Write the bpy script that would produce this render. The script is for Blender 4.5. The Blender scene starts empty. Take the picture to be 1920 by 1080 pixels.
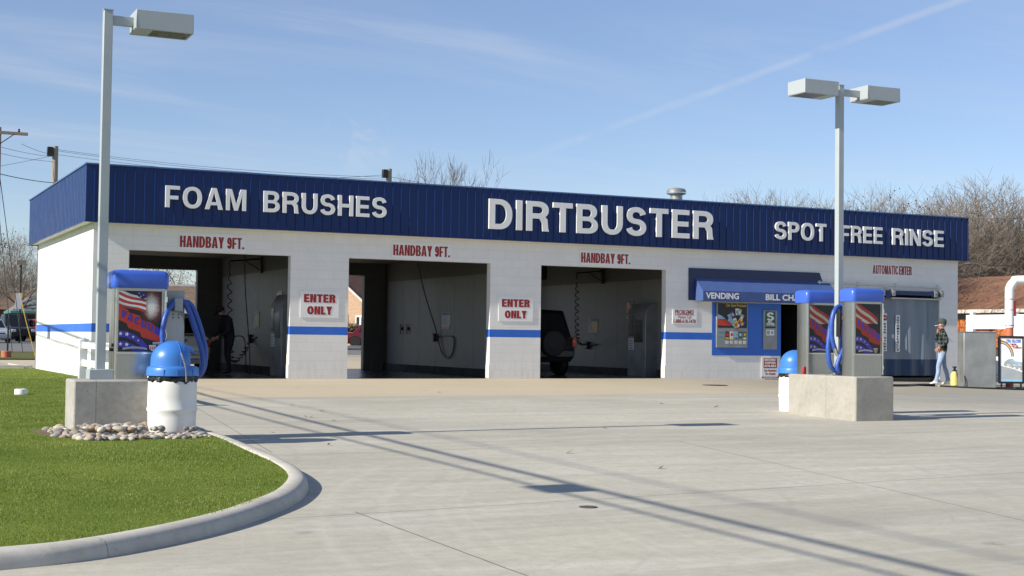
import bpy, math, random
import numpy as np
from mathutils import Vector, Matrix
from mathutils.geometry import tessellate_polygon, delaunay_2d_cdt
R = math.radians
random.seed(7); rng = np.random.default_rng(7)
SC = bpy.context.scene
COL = SC.collection

# ------------------------------------------------------------------ camera
cd = bpy.data.cameras.new('camera'); cam = bpy.data.objects.new('camera', cd); COL.objects.link(cam)
cd.sensor_width = 36; cd.lens = 50.16; cd.clip_end = 4000; cd.clip_start = .1
_f = Vector((0.43097366, 0.90165336, 0.03581802)); _r = Vector((0.90197623, -0.43161302, 0.01220983)); _u = Vector((-0.02646856, -0.02704489, 0.99928374))
_m = Matrix((_r, _u, -_f)).transposed().to_4x4(); _m.translation = Vector((-4.957746, -30.788325, 0.941378))
cam.matrix_world = _m
SC.camera = cam
SC.view_settings.view_transform = 'Standard'; SC.view_settings.look = 'None'
SC.view_settings.exposure = 0.44; SC.view_settings.gamma = 1

# ------------------------------------------------------------------ sky and sun
EL = R(31); AZ = R(5.0)                    # sun stands over -X, a little in front of the facade
SUNDIR = Vector((-math.cos(EL)*math.cos(AZ), -math.cos(EL)*math.sin(AZ), math.sin(EL)))
W = bpy.data.worlds.new('World'); SC.world = W; W.use_nodes = True
nt = W.node_tree; N = nt.nodes; L = nt.links
bg = N['Background']; bg.inputs[1].default_value = 0.086
sky = N.new('ShaderNodeTexSky'); sky.sky_type = 'NISHITA'; sky.sun_disc = False
sky.sun_elevation = EL; sky.sun_rotation = R(265); sky.air_density = 1.0; sky.dust_density = .0; sky.ozone_density = 2.2; sky.altitude = 200
tc = N.new('ShaderNodeTexCoord')
def wmath(op, a, b=None, c=None):
    n = N.new('ShaderNodeMath'); n.operation = op
    for i, v in enumerate((a, b, c)):
        if v is None: continue
        if isinstance(v, (int, float)): n.inputs[i].default_value = v
        else: L.new(v, n.inputs[i])
    return n.outputs[0]
def wdot(v):
    n = N.new('ShaderNodeVectorMath'); n.operation = 'DOT_PRODUCT'; L.new(tc.outputs['Generated'], n.inputs[0]); n.inputs[1].default_value = v
    return n.outputs['Value']
def wrange(v, a, b):
    n = N.new('ShaderNodeMapRange'); n.interpolation_type = 'SMOOTHSTEP'; L.new(v, n.inputs[0]); n.inputs[1].default_value = a; n.inputs[2].default_value = b
    return n.outputs[0]
def wnoise(vec, scale, detail, rough=.55, dist=0):
    n = N.new('ShaderNodeTexNoise'); n.inputs['Scale'].default_value = scale; n.inputs['Detail'].default_value = detail
    n.inputs['Roughness'].default_value = rough; n.inputs['Distortion'].default_value = dist; L.new(vec, n.inputs['Vector']); return n.outputs[0]
sep = N.new('ShaderNodeSeparateXYZ'); L.new(tc.outputs['Generated'], sep.inputs[0])
den = wmath('ADD', wmath('MAXIMUM', sep.outputs[2], 0.0), .12)
cmb = N.new('ShaderNodeCombineXYZ'); L.new(wmath('DIVIDE', sep.outputs[0], den), cmb.inputs[0]); L.new(wmath('DIVIDE', sep.outputs[1], den), cmb.inputs[1])
mp = N.new('ShaderNodeMapping'); mp.inputs['Rotation'].default_value = (0, 0, R(-62)); mp.inputs['Scale'].default_value = (.55, 1.9, 1); L.new(cmb.outputs[0], mp.inputs[0])
c1 = wrange(wnoise(mp.outputs[0], .9, 7, .6, .9), .40, .90)
c2 = wrange(wnoise(cmb.outputs[0], .35, 3, .5, .3), .38, .75)
cirrus = wmath('MULTIPLY', wmath('ADD', wmath('MULTIPLY', c1, wmath('ADD', c2, .45)), .16), .62)
# contrail along a great circle, a fading streak high over the right half
d1 = Vector((.6641, .7126, .2261)); d2 = Vector((.3973, .9111, .1098)); nn = d1.cross(d2).normalized()
dist = wmath('ABSOLUTE', wmath('ADD', wdot(nn), wmath('MULTIPLY', wmath('SUBTRACT', wnoise(tc.outputs['Generated'], 9, 3), .5), .0045)))
band = wrange(dist, .0040, .0002)
along = wmath('MULTIPLY', wrange(wdot(d1), .925, .968), wrange(wnoise(tc.outputs['Generated'], 26, 4, .6), .25, .62))
trail = wmath('MULTIPLY', wmath('MULTIPLY', band, along), .26)
wd = Vector((.3274, .9348, .1376)).normalized()
wisp = wmath('MULTIPLY', wrange(wdot(wd), .99955, 1.0), wrange(wnoise(tc.outputs['Generated'], 60, 5, .6, .6), .40, .75))
wisp = wmath('MULTIPLY', wisp, .38)
cl = wmath('MINIMUM', wmath('ADD', wmath('ADD', cirrus, trail), wisp), .85)
hs = N.new('ShaderNodeHueSaturation'); hs.inputs['Saturation'].default_value = 1.0; hs.inputs['Value'].default_value = 1.0; L.new(sky.outputs[0], hs.inputs['Color'])
mx = N.new('ShaderNodeMix'); mx.data_type = 'RGBA'; L.new(cl, mx.inputs[0]); tint = N.new('ShaderNodeMix'); tint.data_type = 'RGBA'; tint.blend_type = 'MULTIPLY'; tint.inputs[0].default_value = 1; L.new(hs.outputs[0], tint.inputs[6]); tint.inputs[7].default_value = (.95, .985, 1.14, 1); L.new(tint.outputs[2], mx.inputs[6]); mx.inputs[7].default_value = (5.6, 6.0, 6.8, 1)
L.new(mx.outputs[2], bg.inputs[0])
sl = bpy.data.lights.new('sun', 'SUN'); sl.energy = 5.0; sl.angle = R(.5); sl.color = (1, .93, .80)
so = bpy.data.objects.new('sun', sl); COL.objects.link(so); so.rotation_euler = (-SUNDIR).to_track_quat('-Z', 'Y').to_euler(); so.location = (-40, -10, 40)

# ------------------------------------------------------------------ materials
class NT:
    def __init__(s, m): s.t = m.node_tree; s.n = s.t.nodes; s.l = s.t.links
    def new(s, k, **kw):
        x = s.n.new(k)
        for a, b in kw.items(): setattr(x, a, b)
        return x
    def con(s, a, b):
        if hasattr(a, 'is_output'): s.l.new(a, b)
        else: b.default_value = a
    def math(s, op, a, b=None, c=None):
        x = s.new('ShaderNodeMath', operation=op)
        for i, v in enumerate((a, b, c)):
            if v is not None: s.con(v, x.inputs[i])
        return x.outputs[0]
    def rng(s, v, a, b, c=0., d=1.):
        x = s.new('ShaderNodeMapRange'); s.con(v, x.inputs[0])
        for i, q in enumerate((a, b, c, d)): x.inputs[i+1].default_value = q
        return x.outputs[0]
    def noise(s, vec, sc, det=4, rough=.55, dist=0):
        x = s.new('ShaderNodeTexNoise'); s.con(vec, x.inputs['Vector']); x.inputs['Scale'].default_value = sc
        x.inputs['Detail'].default_value = det; x.inputs['Roughness'].default_value = rough; x.inputs['Distortion'].default_value = dist
        return x.outputs[0]
    def mix(s, f, a, b, mode='MIX'):
        x = s.new('ShaderNodeMix', data_type='RGBA', blend_type=mode); s.con(f, x.inputs[0])
        for v, i in ((a, 6), (b, 7)):
            if isinstance(v, tuple) and len(v) == 3: v = v + (1,)
            s.con(v, x.inputs[i])
        return x.outputs[2]
    def mapping(s, vec, scale=(1, 1, 1), rot=(0, 0, 0)):
        x = s.new('ShaderNodeMapping'); s.con(vec, x.inputs[0]); x.inputs['Scale'].default_value = scale; x.inputs['Rotation'].default_value = rot
        return x.outputs[0]
    def bump(s, h, strength=.3, dist=.01):
        x = s.new('ShaderNodeBump'); s.con(h, x.inputs['Height']); x.inputs['Strength'].default_value = strength; x.inputs['Distance'].default_value = dist
        return x.outputs[0]
def mat0(name):
    m = bpy.data.materials.new(name); m.use_nodes = True
    t = NT(m); b = t.n['Principled BSDF']
    return m, t, b
def pm(name, col, rough=.6, metal=0., var=.12, scale=4., bump=0., bscale=60., spec=.5, stretch=(1, 1, 1), dirt=0., coat=0.):
    m, t, b = mat0(name)
    co = t.new('ShaderNodeTexCoord').outputs['Object']
    v = t.mapping(co, stretch)
    n = t.noise(v, scale, 5)
    c = t.mix(t.rng(n, .25, .75), tuple(x*(1-var) for x in col), tuple(min(1, x*(1+var)) for x in col))
    if dirt:
        d = t.math('MULTIPLY', t.rng(t.noise(t.mapping(co, (3, 3, .7)), 2.2, 6, .65), .5, .8), dirt)
        c = t.mix(d, c, tuple(x*.45+.02 for x in col))
    t.con(c, b.inputs['Base Color'])
    t.con(t.rng(t.noise(v, scale*2.3, 3), .2, .8, max(.03, rough-.08), min(1, rough+.08)), b.inputs['Roughness'])
    b.inputs['Metallic'].default_value = metal; b.inputs['Specular IOR Level'].default_value = spec; b.inputs['Coat Weight'].default_value = coat
    if bump: t.con(t.bump(t.noise(v, bscale, 4), bump), b.inputs['Normal'])
    return m

def block_wall(name, white, stripe=True, dirt=.35):
    m, t, b = mat0(name)
    co = t.new('ShaderNodeTexCoord').outputs['Object']
    s = t.new('ShaderNodeSeparateXYZ'); t.con(co, s.inputs[0]); x, y, z = s.outputs
    cv = t.new('ShaderNodeCombineXYZ'); t.con(t.math('ADD', x, y), cv.inputs[0]); t.con(z, cv.inputs[1]); onwall = t.math('LESS_THAN', x, 19.2)
    br = t.new('ShaderNodeTexBrick'); t.con(cv.outputs[0], br.inputs['Vector']); br.offset = .5
    br.inputs['Scale'].default_value = 1; br.inputs['Brick Width'].default_value = .4064; br.inputs['Row Height'].default_value = .2032
    br.inputs['Mortar Size'].default_value = .006; br.inputs['Mortar Smooth'].default_value = .5
    br.inputs['Color1'].default_value = (.97, .97, .97, 1); br.inputs['Color2'].default_value = (1, 1, 1, 1); br.inputs['Mortar'].default_value = (.885, .885, .885, 1)
    n = t.noise(co, 1.3, 6, .6)
    c = t.mix(t.rng(n, .3, .7), tuple(q*.93 for q in white), white)
    # splash dirt near the ground and a few run marks
    low = t.rng(z, .75, -.05)
    d = t.math('MULTIPLY', t.math('MULTIPLY', low, t.rng(t.noise(t.mapping(co, (5, 5, 1.2)), 2.0, 6, .7), .42, .75)), dirt)
    c = t.mix(d, c, (.42, .37, .30))
    runs = t.math('MULTIPLY', t.rng(t.noise(t.mapping(co, (4, 4, .22)), 2.5, 5, .6), .58, .8), .16)
    c = t.mix(runs, c, (.5, .49, .47))
    if stripe:
        w = t.math('MULTIPLY', t.math('SUBTRACT', t.noise(co, 7, 2), .5), .006)
        zz = t.math('ADD', z, w)
        k = t.math('MULTIPLY', t.math('GREATER_THAN', zz, .985), t.math('MULTIPLY', t.math('LESS_THAN', zz, 1.168), onwall))
        c = t.mix(k, c, t.mix(t.rng(n, .3, .7), (.028, .13, .55), (.04, .165, .64)))
    c = t.mix(1., c, br.outputs['Color'], 'MULTIPLY')
    t.con(c, b.inputs['Base Color']); b.inputs['Roughness'].default_value = .55; b.inputs['Specular IOR Level'].default_value = .35
    h = t.math('ADD', t.math('MULTIPLY', br.outputs['Fac'], -1.), t.math('MULTIPLY', t.noise(co, 45, 4), .35))
    t.con(t.bump(h, .42, .006), b.inputs['Normal'])
    return m

def concrete_lot():
    m, t, b = mat0('lot_concrete')
    co = t.new('ShaderNodeTexCoord').outputs['Object']
    s = t.new('ShaderNodeSeparateXYZ'); t.con(co, s.inputs[0]); x, y, z = s.outputs
    big = t.noise(co, .22, 5, .6)
    streak = t.noise(t.mapping(co, (.35, 2.4, 1), (0, 0, R(-9))), .8, 7, .66, 1.6)
    streak2 = t.noise(t.mapping(co, (.25, 1.8, 1), (0, 0, R(52))), .7, 6, .64, 1.4)
    fine = t.noise(co, 9, 6, .7); grain = t.noise(co, 75, 3, .7)
    c = t.mix(t.rng(big, .34, .64), (.405, .382, .315), (.555, .527, .44))
    c = t.mix(t.math('MULTIPLY', t.rng(streak, .45, .66), .46), c, (.315, .303, .272))
    c = t.mix(t.math('MULTIPLY', t.rng(streak2, .50, .68), .5), c, (.63, .61, .545))
    c = t.mix(t.math('MULTIPLY', t.rng(fine, .4, .75), .5), c, (.31, .29, .24))
    c = t.mix(t.math('MULTIPLY', t.rng(grain, .35, .75), .4), c, (.28, .265, .225))
    # the slab poured next to the building is warmer
    edge = t.math('ADD', y, t.math('MULTIPLY', x, -.03))
    tan = t.math('MULTIPLY', t.rng(edge, -6.86, -6.78), t.rng(x, 24., 15.))
    c = t.mix(t.math('MULTIPLY', tan, .62), c, t.mix(t.rng(fine, .3, .7), (.48, .39, .25), (.59, .485, .33)))
    # darker, wet looking traffic lane to the automatic bay
    lane = t.math('MULTIPLY', t.rng(x, 10.5, 16.), t.math('MULTIPLY', t.rng(y, -13., -9.5), t.rng(big, .25, .5)))
    c = t.mix(t.math('MULTIPLY', lane, .55), c, (.20, .192, .175))
    # tyre sweeps: faint arcs left by turning cars
    dx = t.math('SUBTRACT', x, -7.); dy = t.math('SUBTRACT', y, -15.)
    rad = t.math('SQRT', t.math('ADD', t.math('MULTIPLY', dx, dx), t.math('MULTIPLY', dy, dy)))
    wob = t.math('ADD', rad, t.math('MULTIPLY', t.noise(co, .6, 3), .5))
    arc = t.noise(t.mapping(t_comb(t, wob, 0., 0.), (1, 1, 1)), 4.2, 3, .6)
    arcm = t.math('MULTIPLY', t.rng(arc, .55, .72), t.rng(t.noise(co, .35, 2), .45, .62))
    c = t.mix(t.math('MULTIPLY', arcm, .5), c, (.27, .26, .235))
    dx = t.math('SUBTRACT', x, 9.); dy = t.math('SUBTRACT', y, -24.5)
    rad = t.math('SQRT', t.math('ADD', t.math('MULTIPLY', dx, dx), t.math('MULTIPLY', dy, dy)))
    arc = t.noise(t_comb(t, t.math('ADD', rad, t.math('MULTIPLY', t.noise(co, .5, 3), .4)), 0., 0.), 5.0, 3, .6)
    arcm = t.math('MULTIPLY', t.rng(arc, .54, .7), t.rng(t.noise(co, .3, 2), .42, .6))
    c = t.mix(t.math('MULTIPLY', arcm, .24), c, (.64, .61, .52))
    # saw joints
    J = None
    wig = t.math('MULTIPLY', t.math('SUBTRACT', t.noise(co, 3., 4), .5), .02)
    def line(nx, ny, cc, w, lo=None, hi=None, axis=None):
        nonlocal J
        l = math.hypot(nx, ny)
        d = t.math('ADD', t.math('ADD', t.math('MULTIPLY', x, nx/l), t.math('MULTIPLY', y, ny/l)), -cc/l)
        k = t.math('LESS_THAN', t.math('ABSOLUTE', t.math('ADD', d, wig)), w)
        if axis is not None:
            if lo is not None: k = t.math('MULTIPLY', k, t.math('GREATER_THAN', axis, lo))
            if hi is not None: k = t.math('MULTIPLY', k, t.math('LESS_THAN', axis, hi))
        J = k if J is None else t.math('MAXIMUM', J, k)
    line(-.03, 1, -6.83, .013)
    line(-.105, 1, -16.45, .010)
    line(-.112, 1, -20.66, .009)
    line(1, .02, -1.4-.02*21+.0, .008, None, -20.7, y)
    line(1, -.17, 7.1, .008, None, -16, y)
    line(1, -.12, 1.2, .006, -16.2, -6.8, y)
    line(1, -.05, 14.6, .010)
    line(-.05, 1, -3.1, .006)
    c = t.mix(t.math('MULTIPLY', J, .7), c, (.10, .098, .092))
    # oil drips
    vo = t.new('ShaderNodeTexVoronoi'); t.con(co, vo.inputs['Vector']); vo.inputs['Scale'].default_value = .55; vo.inputs['Randomness'].default_value = 1
    spot = t.math('MULTIPLY', t.rng(vo.outputs['Distance'], .075, .02), t.rng(fine, .3, .6))
    c = t.mix(t.math('MULTIPLY', spot, .5), c, (.12, .115, .11))
    t.con(c, b.inputs['Base Color']); t.con(t.rng(fine, .3, .7, .72, .9), b.inputs['Roughness']); b.inputs['Specular IOR Level'].default_value = .3
    h = t.math('ADD', t.math('ADD', t.math('MULTIPLY', fine, .5), t.math('MULTIPLY', grain, .35)), t.math('MULTIPLY', J, -2.))
    t.con(t.bump(h, .25, .006), b.inputs['Normal'])
    return m
def t_comb(t, a, b, c):
    x = t.new('ShaderNodeCombineXYZ')
    for i, v in enumerate((a, b, c)): t.con(v, x.inputs[i])
    return x.outputs[0]
def cast_concrete(name, lo, hi, stain=.5, seam=None, joints=0):
    m, t, b = mat0(name)
    co = t.new('ShaderNodeTexCoord').outputs['Object']
    n = t.noise(co, 2.2, 7, .65, .5); f = t.noise(co, 14, 5, .7); g = t.noise(co, 90, 2)
    c = t.mix(t.rng(n, .3, .72), lo, hi)
    c = t.mix(t.math('MULTIPLY', t.rng(f, .45, .8), stain), c, tuple(q*.62 for q in lo))
    vo = t.new('ShaderNodeTexVoronoi'); t.con(co, vo.inputs['Vector']); vo.inputs['Scale'].default_value = 11
    pit = t.rng(vo.outputs['Distance'], .10, .05)
    c = t.mix(t.math('MULTIPLY', pit, .5), c, tuple(q*.4 for q in lo))
    s = t.new('ShaderNodeSeparateXYZ'); t.con(co, s.inputs[0])
    if seam is not None: c = t.mix(t.math('MULTIPLY', t.math('LESS_THAN', t.math('ABSOLUTE', t.math('ADD', s.outputs[seam[0]], -seam[1])), .006), .5), c, tuple(q*.5 for q in lo))
    if joints:
        fr = t.math('FRACT', t.math('DIVIDE', t.math('ADD', s.outputs[0], t.math('MULTIPLY', s.outputs[1], .55)), joints))
        c = t.mix(t.math('MULTIPLY', t.math('LESS_THAN', fr, .003), .6), c, (.08, .075, .07))
        c = t.mix(t.math('MULTIPLY', t.rng(t.noise(t.mapping(co, (1, 1, 3)), 1.1, 6, .7), .52, .75), .45), c, tuple(q*.55 for q in lo))
    t.con(c, b.inputs['Base Color']); b.inputs['Roughness'].default_value = .85; b.inputs['Specular IOR Level'].default_value = .25
    h = t.math('ADD', t.math('ADD', t.math('MULTIPLY', f, .6), t.math('MULTIPLY', g, .3)), t.math('MULTIPLY', pit, -1.2))
    t.con(t.bump(h, .4, .006), b.inputs['Normal'])
    return m
def steel(name, col=(.44, .435, .42), rough=.2, vertical=True):
    m, t, b = mat0(name)
    co = t.new('ShaderNodeTexCoord').outputs['Object']
    v = t.mapping(co, (1, 1, 60) if not vertical else (60, 60, .6))
    n = t.noise(v, 3, 4, .6); big = t.noise(co, 1.6, 3)
    t.con(t.mix(t.rng(n, .3, .7), tuple(q*.86 for q in col), col), b.inputs['Base Color'])
    t.con(t.rng(t.math('ADD', t.math('MULTIPLY', n, .5), t.math('MULTIPLY', big, .5)), .3, .7, rough-.06, rough+.12), b.inputs['Roughness'])
    b.inputs['Metallic'].default_value = .92
    t.con(t.bump(big, .25, .02), b.inputs['Normal'])
    return m
def plaid(name):
    m, t, b = mat0(name)
    co = t.new('ShaderNodeTexCoord').outputs['Object']
    s = t.new('ShaderNodeSeparateXYZ'); t.con(co, s.inputs[0]); x, y, z = s.outputs
    def bars(v, f): return t.math('GREATER_THAN', t.math('SINE', t.math('MULTIPLY', v, f)), .15)
    a = bars(t.math('ADD', x, y), 62.); c_ = bars(z, 62.)
    k = t.math('MULTIPLY', t.math('ADD', a, c_), .5)
    c = t.mix(k, (.012, .016, .015), (.085, .105, .10))
    t.con(c, b.inputs['Base Color']); b.inputs['Roughness'].default_value = .95; b.inputs['Specular IOR Level'].default_value = .1
    t.con(t.bump(t.noise(co, 14, 4), .6, .03), b.inputs['Normal'])
    return m
def burst(name):
    # printed firework: pale radial burst on black, a picture printed on the panel
    m, t, b = mat0(name)
    co = t.new('ShaderNodeTexCoord').outputs['Object']
    s = t.new('ShaderNodeSeparateXYZ'); t.con(co, s.inputs[0]); x, y, z = s.outputs
    dx = t.math('SUBTRACT', x, .12); dz = t.math('MULTIPLY', t.math('SUBTRACT', z, .82), .62)
    r = t.math('SQRT', t.math('ADD', t.math('MULTIPLY', dx, dx), t.math('MULTIPLY', dz, dz)))
    n = t.noise(co, 42, 5, .7, 1.5)
    k = t.rng(t.math('ADD', r, t.math('MULTIPLY', t.math('SUBTRACT', n, .5), .09)), .095, .03)
    halo = t.rng(t.math('ADD', r, t.math('MULTIPLY', t.math('SUBTRACT', n, .5), .10)), .14, .06)
    c = t.mix(t.math('MULTIPLY', halo, .6), (.008, .007, .009), (.35, .05, .03))
    c = t.mix(k, c, (.80, .74, .66))
    t.con(c, b.inputs['Base Color']); b.inputs['Roughness'].default_value = .3
    return m
def shingles(name, a, c_):
    m, t, b = mat0(name)
    co = t.new('ShaderNodeTexCoord').outputs['Object']
    s = t.new('ShaderNodeSeparateXYZ'); t.con(co, s.inputs[0]); x, y, z = s.outputs
    v = t_comb(t, t.math('ADD', x, y), t.math('MULTIPLY', z, 2.2), 0.)
    br = t.new('ShaderNodeTexBrick'); t.con(v, br.inputs['Vector']); br.inputs['Brick Width'].default_value = .33; br.inputs['Row Height'].default_value = .16
    br.inputs['Scale'].default_value = 1; br.inputs['Mortar Size'].default_value = .012
    br.inputs['Color1'].default_value = a+(1,); br.inputs['Color2'].default_value = c_+(1,); br.inputs['Mortar'].default_value = tuple(q*.5 for q in a)+(1,)
    t.con(br.outputs['Color'], b.inputs['Base Color']); b.inputs['Roughness'].default_value = .9
    return m
def siding(name, a, row=.18):
    m, t, b = mat0(name)
    co = t.new('ShaderNodeTexCoord').outputs['Object']
    s = t.new('ShaderNodeSeparateXYZ'); t.con(co, s.inputs[0])
    fr = t.math('FRACT', t.math('DIVIDE', s.outputs[2], row))
    t.con(t.mix(t.math('LESS_THAN', fr, .13), a, tuple(q*.6 for q in a)), b.inputs['Base Color']); b.inputs['Roughness'].default_value = .7
    t.con(t.bump(fr, .5, .02), b.inputs['Normal'])
    return m
def bricks(name):
    m, t, b = mat0(name)
    co = t.new('ShaderNodeTexCoord').outputs['Object']
    s = t.new('ShaderNodeSeparateXYZ'); t.con(co, s.inputs[0])
    v = t_comb(t, t.math('ADD', s.outputs[0], s.outputs[1]), s.outputs[2], 0.)
    br = t.new('ShaderNodeTexBrick'); t.con(v, br.inputs['Vector']); br.inputs['Brick Width'].default_value = .23; br.inputs['Row Height'].default_value = .08; br.inputs['Scale'].default_value = 1
    br.inputs['Color1'].default_value = (.45, .24, .12, 1); br.inputs['Color2'].default_value = (.55, .33, .19, 1); br.inputs['Mortar'].default_value = (.5, .44, .36, 1); br.inputs['Mortar Size'].default_value = .012
    t.con(br.outputs['Color'], b.inputs['Base Color']); b.inputs['Roughness'].default_value = .9
    return m
def lawn_mat(name, lo, hi):
    m, t, b = mat0(name)
    co = t.new('ShaderNodeTexCoord').outputs['Object']
    n = t.noise(co, 1.1, 6, .65); f = t.noise(co, 40, 4, .7)
    c = t.mix(t.rng(n, .35, .68), lo, hi); c = t.mix(t.math('MULTIPLY', t.rng(f, .4, .75), .6), c, tuple(q*.6 for q in lo))
    t.con(c, b.inputs['Base Color']); b.inputs['Roughness'].default_value = .95; b.inputs['Specular IOR Level'].default_value = .1
    t.con(t.bump(f, .8, .03), b.inputs['Normal'])
    return m
def blade_mat(name):
    m, t, b = mat0(name)
    co = t.new('ShaderNodeTexCoord').outputs['Object']
    at = t.new('ShaderNodeAttribute', attribute_name='tone')
    n = t.noise(co, .9, 5, .6)
    f = t.math('ADD', t.math('MULTIPLY', t.rng(n, .3, .7), .6), t.math('MULTIPLY', at.outputs['Fac'], .3))
    c = t.mix(t.rng(f, .3, .85), (.168, .225, .036), (.315, .365, .085))
    c = t.mix(t.math('GREATER_THAN', at.outputs['Fac'], .955), c, (.34, .33, .14))
    t.con(c, b.inputs['Base Color']); b.inputs['Roughness'].default_value = .5; b.inputs['Specular IOR Level'].default_value = .35
    tr = t.new('ShaderNodeBsdfTranslucent'); t.con(c, tr.inputs[0]); ms = t.new('ShaderNodeMixShader'); ms.inputs[0].default_value = .42
    t.con(b.outputs[0], ms.inputs[1]); t.con(tr.outputs[0], ms.inputs[2]); t.con(ms.outputs[0], t.n['Material Output'].inputs[0])
    return m
def curtain_mat(name):
    m, t, b = mat0(name)
    co = t.new('ShaderNodeTexCoord').outputs['Object']
    s = t.new('ShaderNodeSeparateXYZ'); t.con(co, s.inputs[0])
    n = t.noise(t.mapping(co, (3, 3, .25)), 1.6, 5, .6)
    c = t.mix(t.rng(n, .3, .7), (.15, .19, .24), (.24, .275, .32))
    c = t.mix(t.math('LESS_THAN', s.outputs[2], .52), c, (.012, .04, .10))
    t.con(c, b.inputs['Base Color']); b.inputs['Roughness'].default_value = .38
    return m
M = {}
M['wall'] = block_wall('painted_block', (.83, .815, .785))
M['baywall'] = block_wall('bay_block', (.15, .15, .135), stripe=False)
M['lot'] = concrete_lot()
M['block'] = cast_concrete('island_concrete', (.31, .30, .275), (.43, .415, .38), .55, (0, -2.30))
M['block2'] = cast_concrete('pale_island_concrete', (.30, .285, .25), (.40, .38, .335), .4, (1, -12.9))
M['kerb'] = cast_concrete('kerb_concrete', (.42, .40, .355), (.56, .535, .48), .3, None, 2.6)
M['fascia'] = pm('fascia_blue', (.0016, .020, .112), .34, var=.07, scale=1.5, spec=.35)
_m = M['fascia']; _t = NT(_m); _b = _t.n['Principled BSDF']; _co = _t.new('ShaderNodeTexCoord').outputs['Object']
_t.con(_t.bump(_t.noise(_t.mapping(_co, (1, 1, .5)), 1.7, 3), .35, .05), _b.inputs['Normal'])
M['fasciatrim'] = pm('fascia_trim', (.06, .13, .33), .4)
M['soffit'] = pm('soffit_white', (.62, .62, .60), .6)
M['letter'] = pm('letter_white', (.78, .78, .77), .35, var=.04, coat=.2)
M['roof'] = pm('roof_membrane', (.32, .32, .31), .9)
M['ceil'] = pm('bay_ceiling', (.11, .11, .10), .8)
M['frp'] = pm('bay_panel', (.22, .225, .22), .45, var=.06, dirt=.25)
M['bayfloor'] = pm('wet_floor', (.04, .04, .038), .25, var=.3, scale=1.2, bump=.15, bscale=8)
M['bayfoot'] = cast_concrete('bay_foot', (.06, .055, .05), (.12, .11, .10))
M['panelblue'] = pm('panel_blue', (.03, .14, .56), .5, var=.06)
M['white'] = pm('white_plastic', (.80, .80, .78), .4, var=.04, dirt=.08)
M['drum'] = pm('drum_white', (.78, .77, .74), .38, var=.05, scale=3, dirt=.12)
M['lid'] = pm('lid_blue', (.045, .185, .56), .36, var=.06, scale=3, coat=.15)
M['cap'] = pm('cap_blue', (.045, .12, .55), .32, var=.05, scale=3, coat=.2)
M['hose'] = pm('hose_blue', (.028, .085, .36), .42, var=.12, scale=9, coat=.1)
M['black'] = pm('black_plastic', (.012, .012, .012), .4, var=.2)
M['bag'] = pm('bag_black', (.012, .012, .013), .3, bump=.8, bscale=22)
M['steel'] = steel('brushed_steel')
M['chrome'] = steel('bright_steel', (.75, .75, .74), .16)
M['galv'] = pm('galvanised', (.30, .31, .31), .5, metal=.55, var=.25, scale=2.4)
M['board'] = pm('board_grey', (.36, .37, .37), .5, metal=.3, var=.12)
M['plate'] = pm('plate_white', (.55, .55, .53), .5, var=.1, dirt=.3)
M['polegrey'] = pm('pole_paint', (.36, .40, .42), .42, var=.05, spec=.5)
M['lens'] = pm('lamp_lens', (.16, .17, .13), .15, var=.2)
M['signwhite'] = pm('sign_white', (.80, .80, .79), .45, var=.03)
M['red'] = pm('sign_red', (.30, .012, .012), .5, var=.06)
M['redprint'] = pm('print_red', (.50, .035, .015), .32)
M['blueprint'] = pm('print_blue', (.05, .03, .34), .32)
M['navyprint'] = pm('print_navy', (.012, .012, .12), .32)
M['whiteprint'] = pm('print_white', (.72, .70, .68), .32)
M['tanprint'] = pm('print_tan', (.40, .36, .28), .25)
M['redprintdark'] = pm('print_dark_red', (.30, .02, .012), .25)
M['blackprint'] = pm('print_black', (.008, .007, .009), .3)
M['burst'] = burst('print_burst')
M['yellowprint'] = pm('print_yellow', (.75, .50, .04), .4)
M['greenprint'] = pm('print_green', (.015, .10, .06), .4)
M['tealprint'] = pm('print_teal', (.08, .32, .25), .4)
M['cyanprint'] = pm('print_cyan', (.25, .50, .70), .4)
M['greyprint'] = pm('print_grey', (.32, .35, .38), .4)
M['awnD'] = pm('awning_canvas', (.050, .095, .265), .7, var=.1, bump=.2, bscale=30)
M['dark'] = pm('dark_void', (.012, .012, .013), .8)
M['tyre'] = pm('tyre_rubber', (.018, .018, .018), .8)
M['glass'] = pm('car_glass', (.012, .015, .016), .08, var=.1, spec=.6)
M['rim'] = steel('wheel_rim', (.6, .6, .6), .3)
M['tail'] = pm('tail_red', (.40, .012, .01), .2)
M['amber'] = pm('amber', (.65, .22, .02), .25)
M['head'] = pm('headlamp', (.72, .74, .75), .12)
M['skin'] = pm('skin', (.42, .22, .15), .55)
M['jeans'] = pm('jeans', (.27, .36, .52), .9, var=.3, scale=9, bump=.5, bscale=12)
M['plaid'] = plaid('plaid_jacket')
M['capgreen'] = pm('cap_cloth', (.05, .06, .05), .9)
M['hair'] = pm('hair_grey', (.16, .15, .14), .8)
M['shoe'] = pm('shoe_white', (.72, .71, .68), .6)
M['darkcloth'] = pm('dark_cloth', (.016, .016, .018), .9, bump=.4, bscale=12)
M['bark'] = pm('bark', (.13, .105, .082), .9, var=.3, scale=6)
M['barkpale'] = pm('bark_pale', (.20, .17, .135), .9, var=.3, scale=6)
M['twig'] = pm('twig', (.175, .145, .12), .9, var=.3, scale=.6)
M['leafbrown'] = pm('leaf_brown', (.15, .105, .065), .8, var=.4, scale=1.5)
M['leafgreen'] = pm('leaf_green', (.06, .10, .03), .7, var=.4, scale=1.5)
M['wood'] = pm('pole_wood', (.30, .26, .21), .9, var=.2, scale=7, stretch=(4, 4, .4))
M['wire'] = pm('cable_grey', (.06, .06, .062), .7)
M['lawn'] = lawn_mat('lawn_soil', (.11, .165, .022), (.19, .245, .042))
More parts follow.
